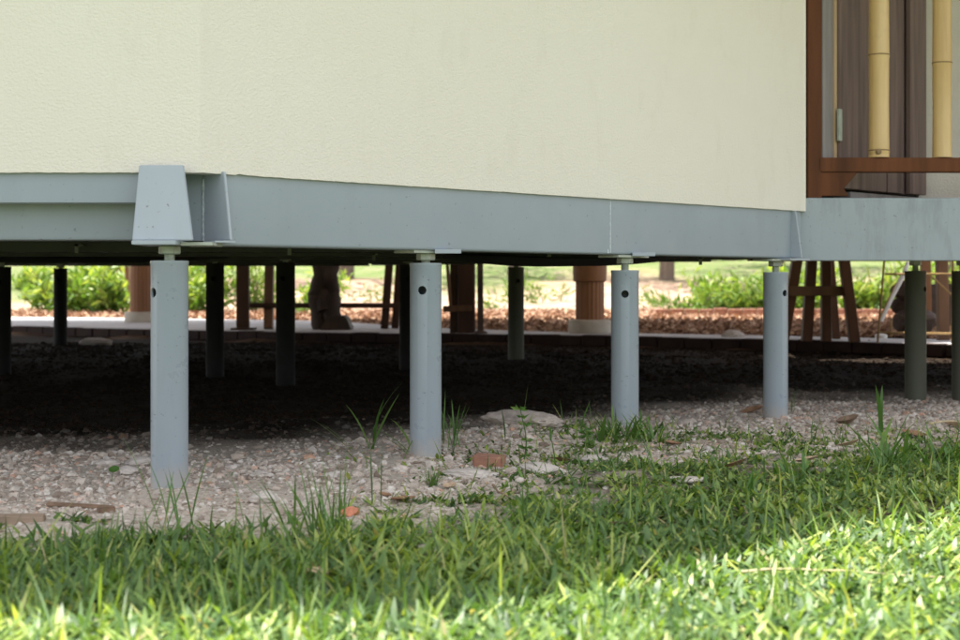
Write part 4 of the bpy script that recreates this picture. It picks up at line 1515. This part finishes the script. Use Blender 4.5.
for i, (px, Y, w_, h_, n_, lf, lab) in enumerate([(498, 27, .9, .35, 80, .2, 'sparse low weed on the far earth between the pole and the dark grey pile'),
        (548, 30, 1.4, .5, 120, .22, 'dull low weed clump far behind, left of the terracotta pillar'),
        (660, 28, 1.0, .4, 90, .2, 'sparse weed far behind, just right of the third pale pile'),
        (372, 29, 1.2, .5, 110, .2, 'loose weed clump far behind, left of the second pale pile'),
        (300, 21.5, .6, .3, 120, .16, 'small loose plant at the patio back behind the dark piles'),
        (690, 21.9, .8, .35, 260, .17, 'small bright outlying plant at the left end of the plant bed')]):
    shrub(px, Y, w_, h_, n_, lf, lab, 'shrub', 'grass', 60 + i, tint=(0, .7))
# brick kerb of the plant bed, brick by brick
bed = thing('bed_edging', 'low edging of weathered red bricks before the green plant bed', 'edging', at(800, 312, 21.0))
xa, xb = at(655, 0, 21.3).x, at(985, 0, 20.4).x
n = 22
for i in range(n):
    x = xa + (xb - xa) * (i + .5) / n
    yy = 21.3 - .9 * (i + .5) / n
    z = float(ground(x, yy))
    MB().box(x - (xb - xa) / n / 2 + .008, x + (xb - xa) / n / 2 - .008, yy - .06, yy + .05, z - .03, z + .10 + random.uniform(-.01, .01)).build('brick', M['brick_pale'], bed, bevel=.006, segs=1)
# rounded pale stone table behind the left shrubs
p = at(119, 0, 25.5); z = float(ground(p.x, 25.5))
root = thing('stone_table', 'rounded pale stone seat on brown legs behind the left shrubs', 'table', (p.x, 25.5, z))
MB().lathe([(.27, z + .78), (.28, z + .82), (.22, z + .96), (.10, z + 1.03), (.01, z + 1.05)], p.x, 25.5, 24).build('top', M['plinth'], root, smooth=True)
for dx in (-.16, .02, .17):
    MB().tube([(p.x + dx, 25.45, z - .02), (p.x + dx * .9, 25.45, z + .79)], .045, 8).build('leg', M['furn_pale'], root, smooth=True)


def tree(x, Y, h, cr, label, seed, leaf=.30, n=1500, trunk_r=.16, tint=(0, 1)):
    r = np.random.default_rng(seed)
    z = float(ground(x, Y))
    root = thing('garden_tree', label, 'tree', (x, Y, z), 'trees at the back of the garden')
    b = MB()
    hc = h * .42
    lx, ly = r.normal(0, .25, 2)
    b.tube([(x, Y, z - .1), (x + lx * .4, Y, z + hc * .5), (x + lx, Y + ly, z + hc)], [trunk_r * 1.25, trunk_r, trunk_r * .75], 9)
    ends = []
    for k in range(9):
        a = 2 * math.pi * k / 9 + r.random()
        e = Vector((x + lx + math.cos(a) * cr * r.uniform(.4, .85), Y + ly + math.sin(a) * cr * r.uniform(.4, .85), z + hc + (h - hc) * r.uniform(.05, .85)))
        m_ = Vector((x + lx, Y + ly, z + hc * .95)).lerp(e, .5) + Vector((0, 0, .2))
        b.tube([(x + lx, Y + ly, z + hc * .95), tuple(m_), tuple(e)], [trunk_r * .5, trunk_r * .3, .02], 6)
        ends.append(e)
    b.build('trunk', M['bark'], root, smooth=True)
    cen = np.array([tuple(e) for e in ends] + [(x + lx, Y + ly, z + h * .8)])
    k = r.integers(0, len(cen), n)
    g = r.normal(size=(n, 3)); g /= np.linalg.norm(g, axis=1)[:, None]
    c = cen[k] + g * (cr * .42 * r.random(n) ** .4)[:, None] * [1, 1, .8]
    d = g + r.normal(0, .6, (n, 3)); d[:, 2] -= .3
    t = np.clip(tint[0] + (tint[1] - tint[0]) * (.3 + .4 * g[:, 2] + .3 * r.random(n)), 0, 1)
    V, F, T = leaf_cards(c, d, leaf * r.uniform(.6, 1.3, n), .5, .25, t, r)
    o = link('crown', new_mesh('crown', V, F, M['tree_leaf'], False, T), root)
    o['kind'] = 'stuff'


tl = [(-17, 42, 8, 3.2, 'tall tree far behind the left shrubs'), (-11.5, 46, 7, 3, 'round tree far behind the stone seat'),
      (-7.0, 34, 7.5, 3, 'tree with pale trunk far behind the table legs'), (-3.3, 36, 8, 3.2, 'tree far behind the carved stump'),
      (0.9, 39, 7, 3, 'tree far behind the dark grey pile'), (4.6, 36, 7, 2.8, 'tree far behind the third pale pile'),
      (8.6, 42, 8, 3.2, 'tree far behind the fourth pale pile'), (11.5, 36, 7.5, 3.0, 'dark tree far behind the trestle table'),
      (15, 40, 8, 3.4, 'tree far behind the right plant bed')]
for i, (x, Y, h, cr, lab) in enumerate(tl):
    tree(x, Y, h, cr, lab, 20 + i)
# a long bushy hedge closes the garden
n = 26000
r = np.random.default_rng(99)
x = r.uniform(-34, 34, n); y = 50 + r.normal(0, 1.0, n) + np.abs(x) * -.1
hz = 1.9 + 1.2 * vnoise(x * .5 + 50, x * 0 + 3.3)
z = .18 + hz * r.random(n) ** .7
V, F, T = leaf_cards(np.stack([x, y, z], 1), r.normal(size=(n, 3)) + [0, 0, .3], .42 * r.uniform(.6, 1.3, n), .55, .25,
                     np.clip(.2 + .7 * vnoise(x * .9, z * 1.4) + .25 * r.random(n), 0, 1), r)
tag(link('hedge', new_mesh('hedge', V, F, M['tree_leaf'], False, T)), 'blurred green hedge closing the garden far behind', 'hedge', kind='stuff')

# dry leaves and bark over the shaded earth behind the patio
n = 26000
r = np.random.default_rng(5)
y = r.uniform(12.2, 25, n); x = r.uniform(-1, 1, n) * y * .36
k = y > np.interp(x, [p[0] for p in bk], [p[1] for p in bk])
x, y = x[k], y[k]; n = len(x)
d = r.normal(size=(n, 3)); d[:, 2] = np.abs(d[:, 2]) * .25
V, F, T = leaf_cards(np.stack([x, y, ground(x, y) + r.uniform(.004, .03, n)], 1), d, r.uniform(.03, .085, n), .6, .35, None, r)
m = Mat('leaf_litter', 0.85, 0.2)
m.color(m.ramp(m.attr('tint'), [(0, (0.13, 0.065, 0.04)), (.5, (0.32, 0.19, 0.12)), (1, (0.56, 0.40, 0.28))]))
tag(link('leaf_litter', new_mesh('leaf_litter', V, F, m.m, False, T)), 'brown dry leaf litter on the earth behind the patio', 'leaf litter', kind='stuff')
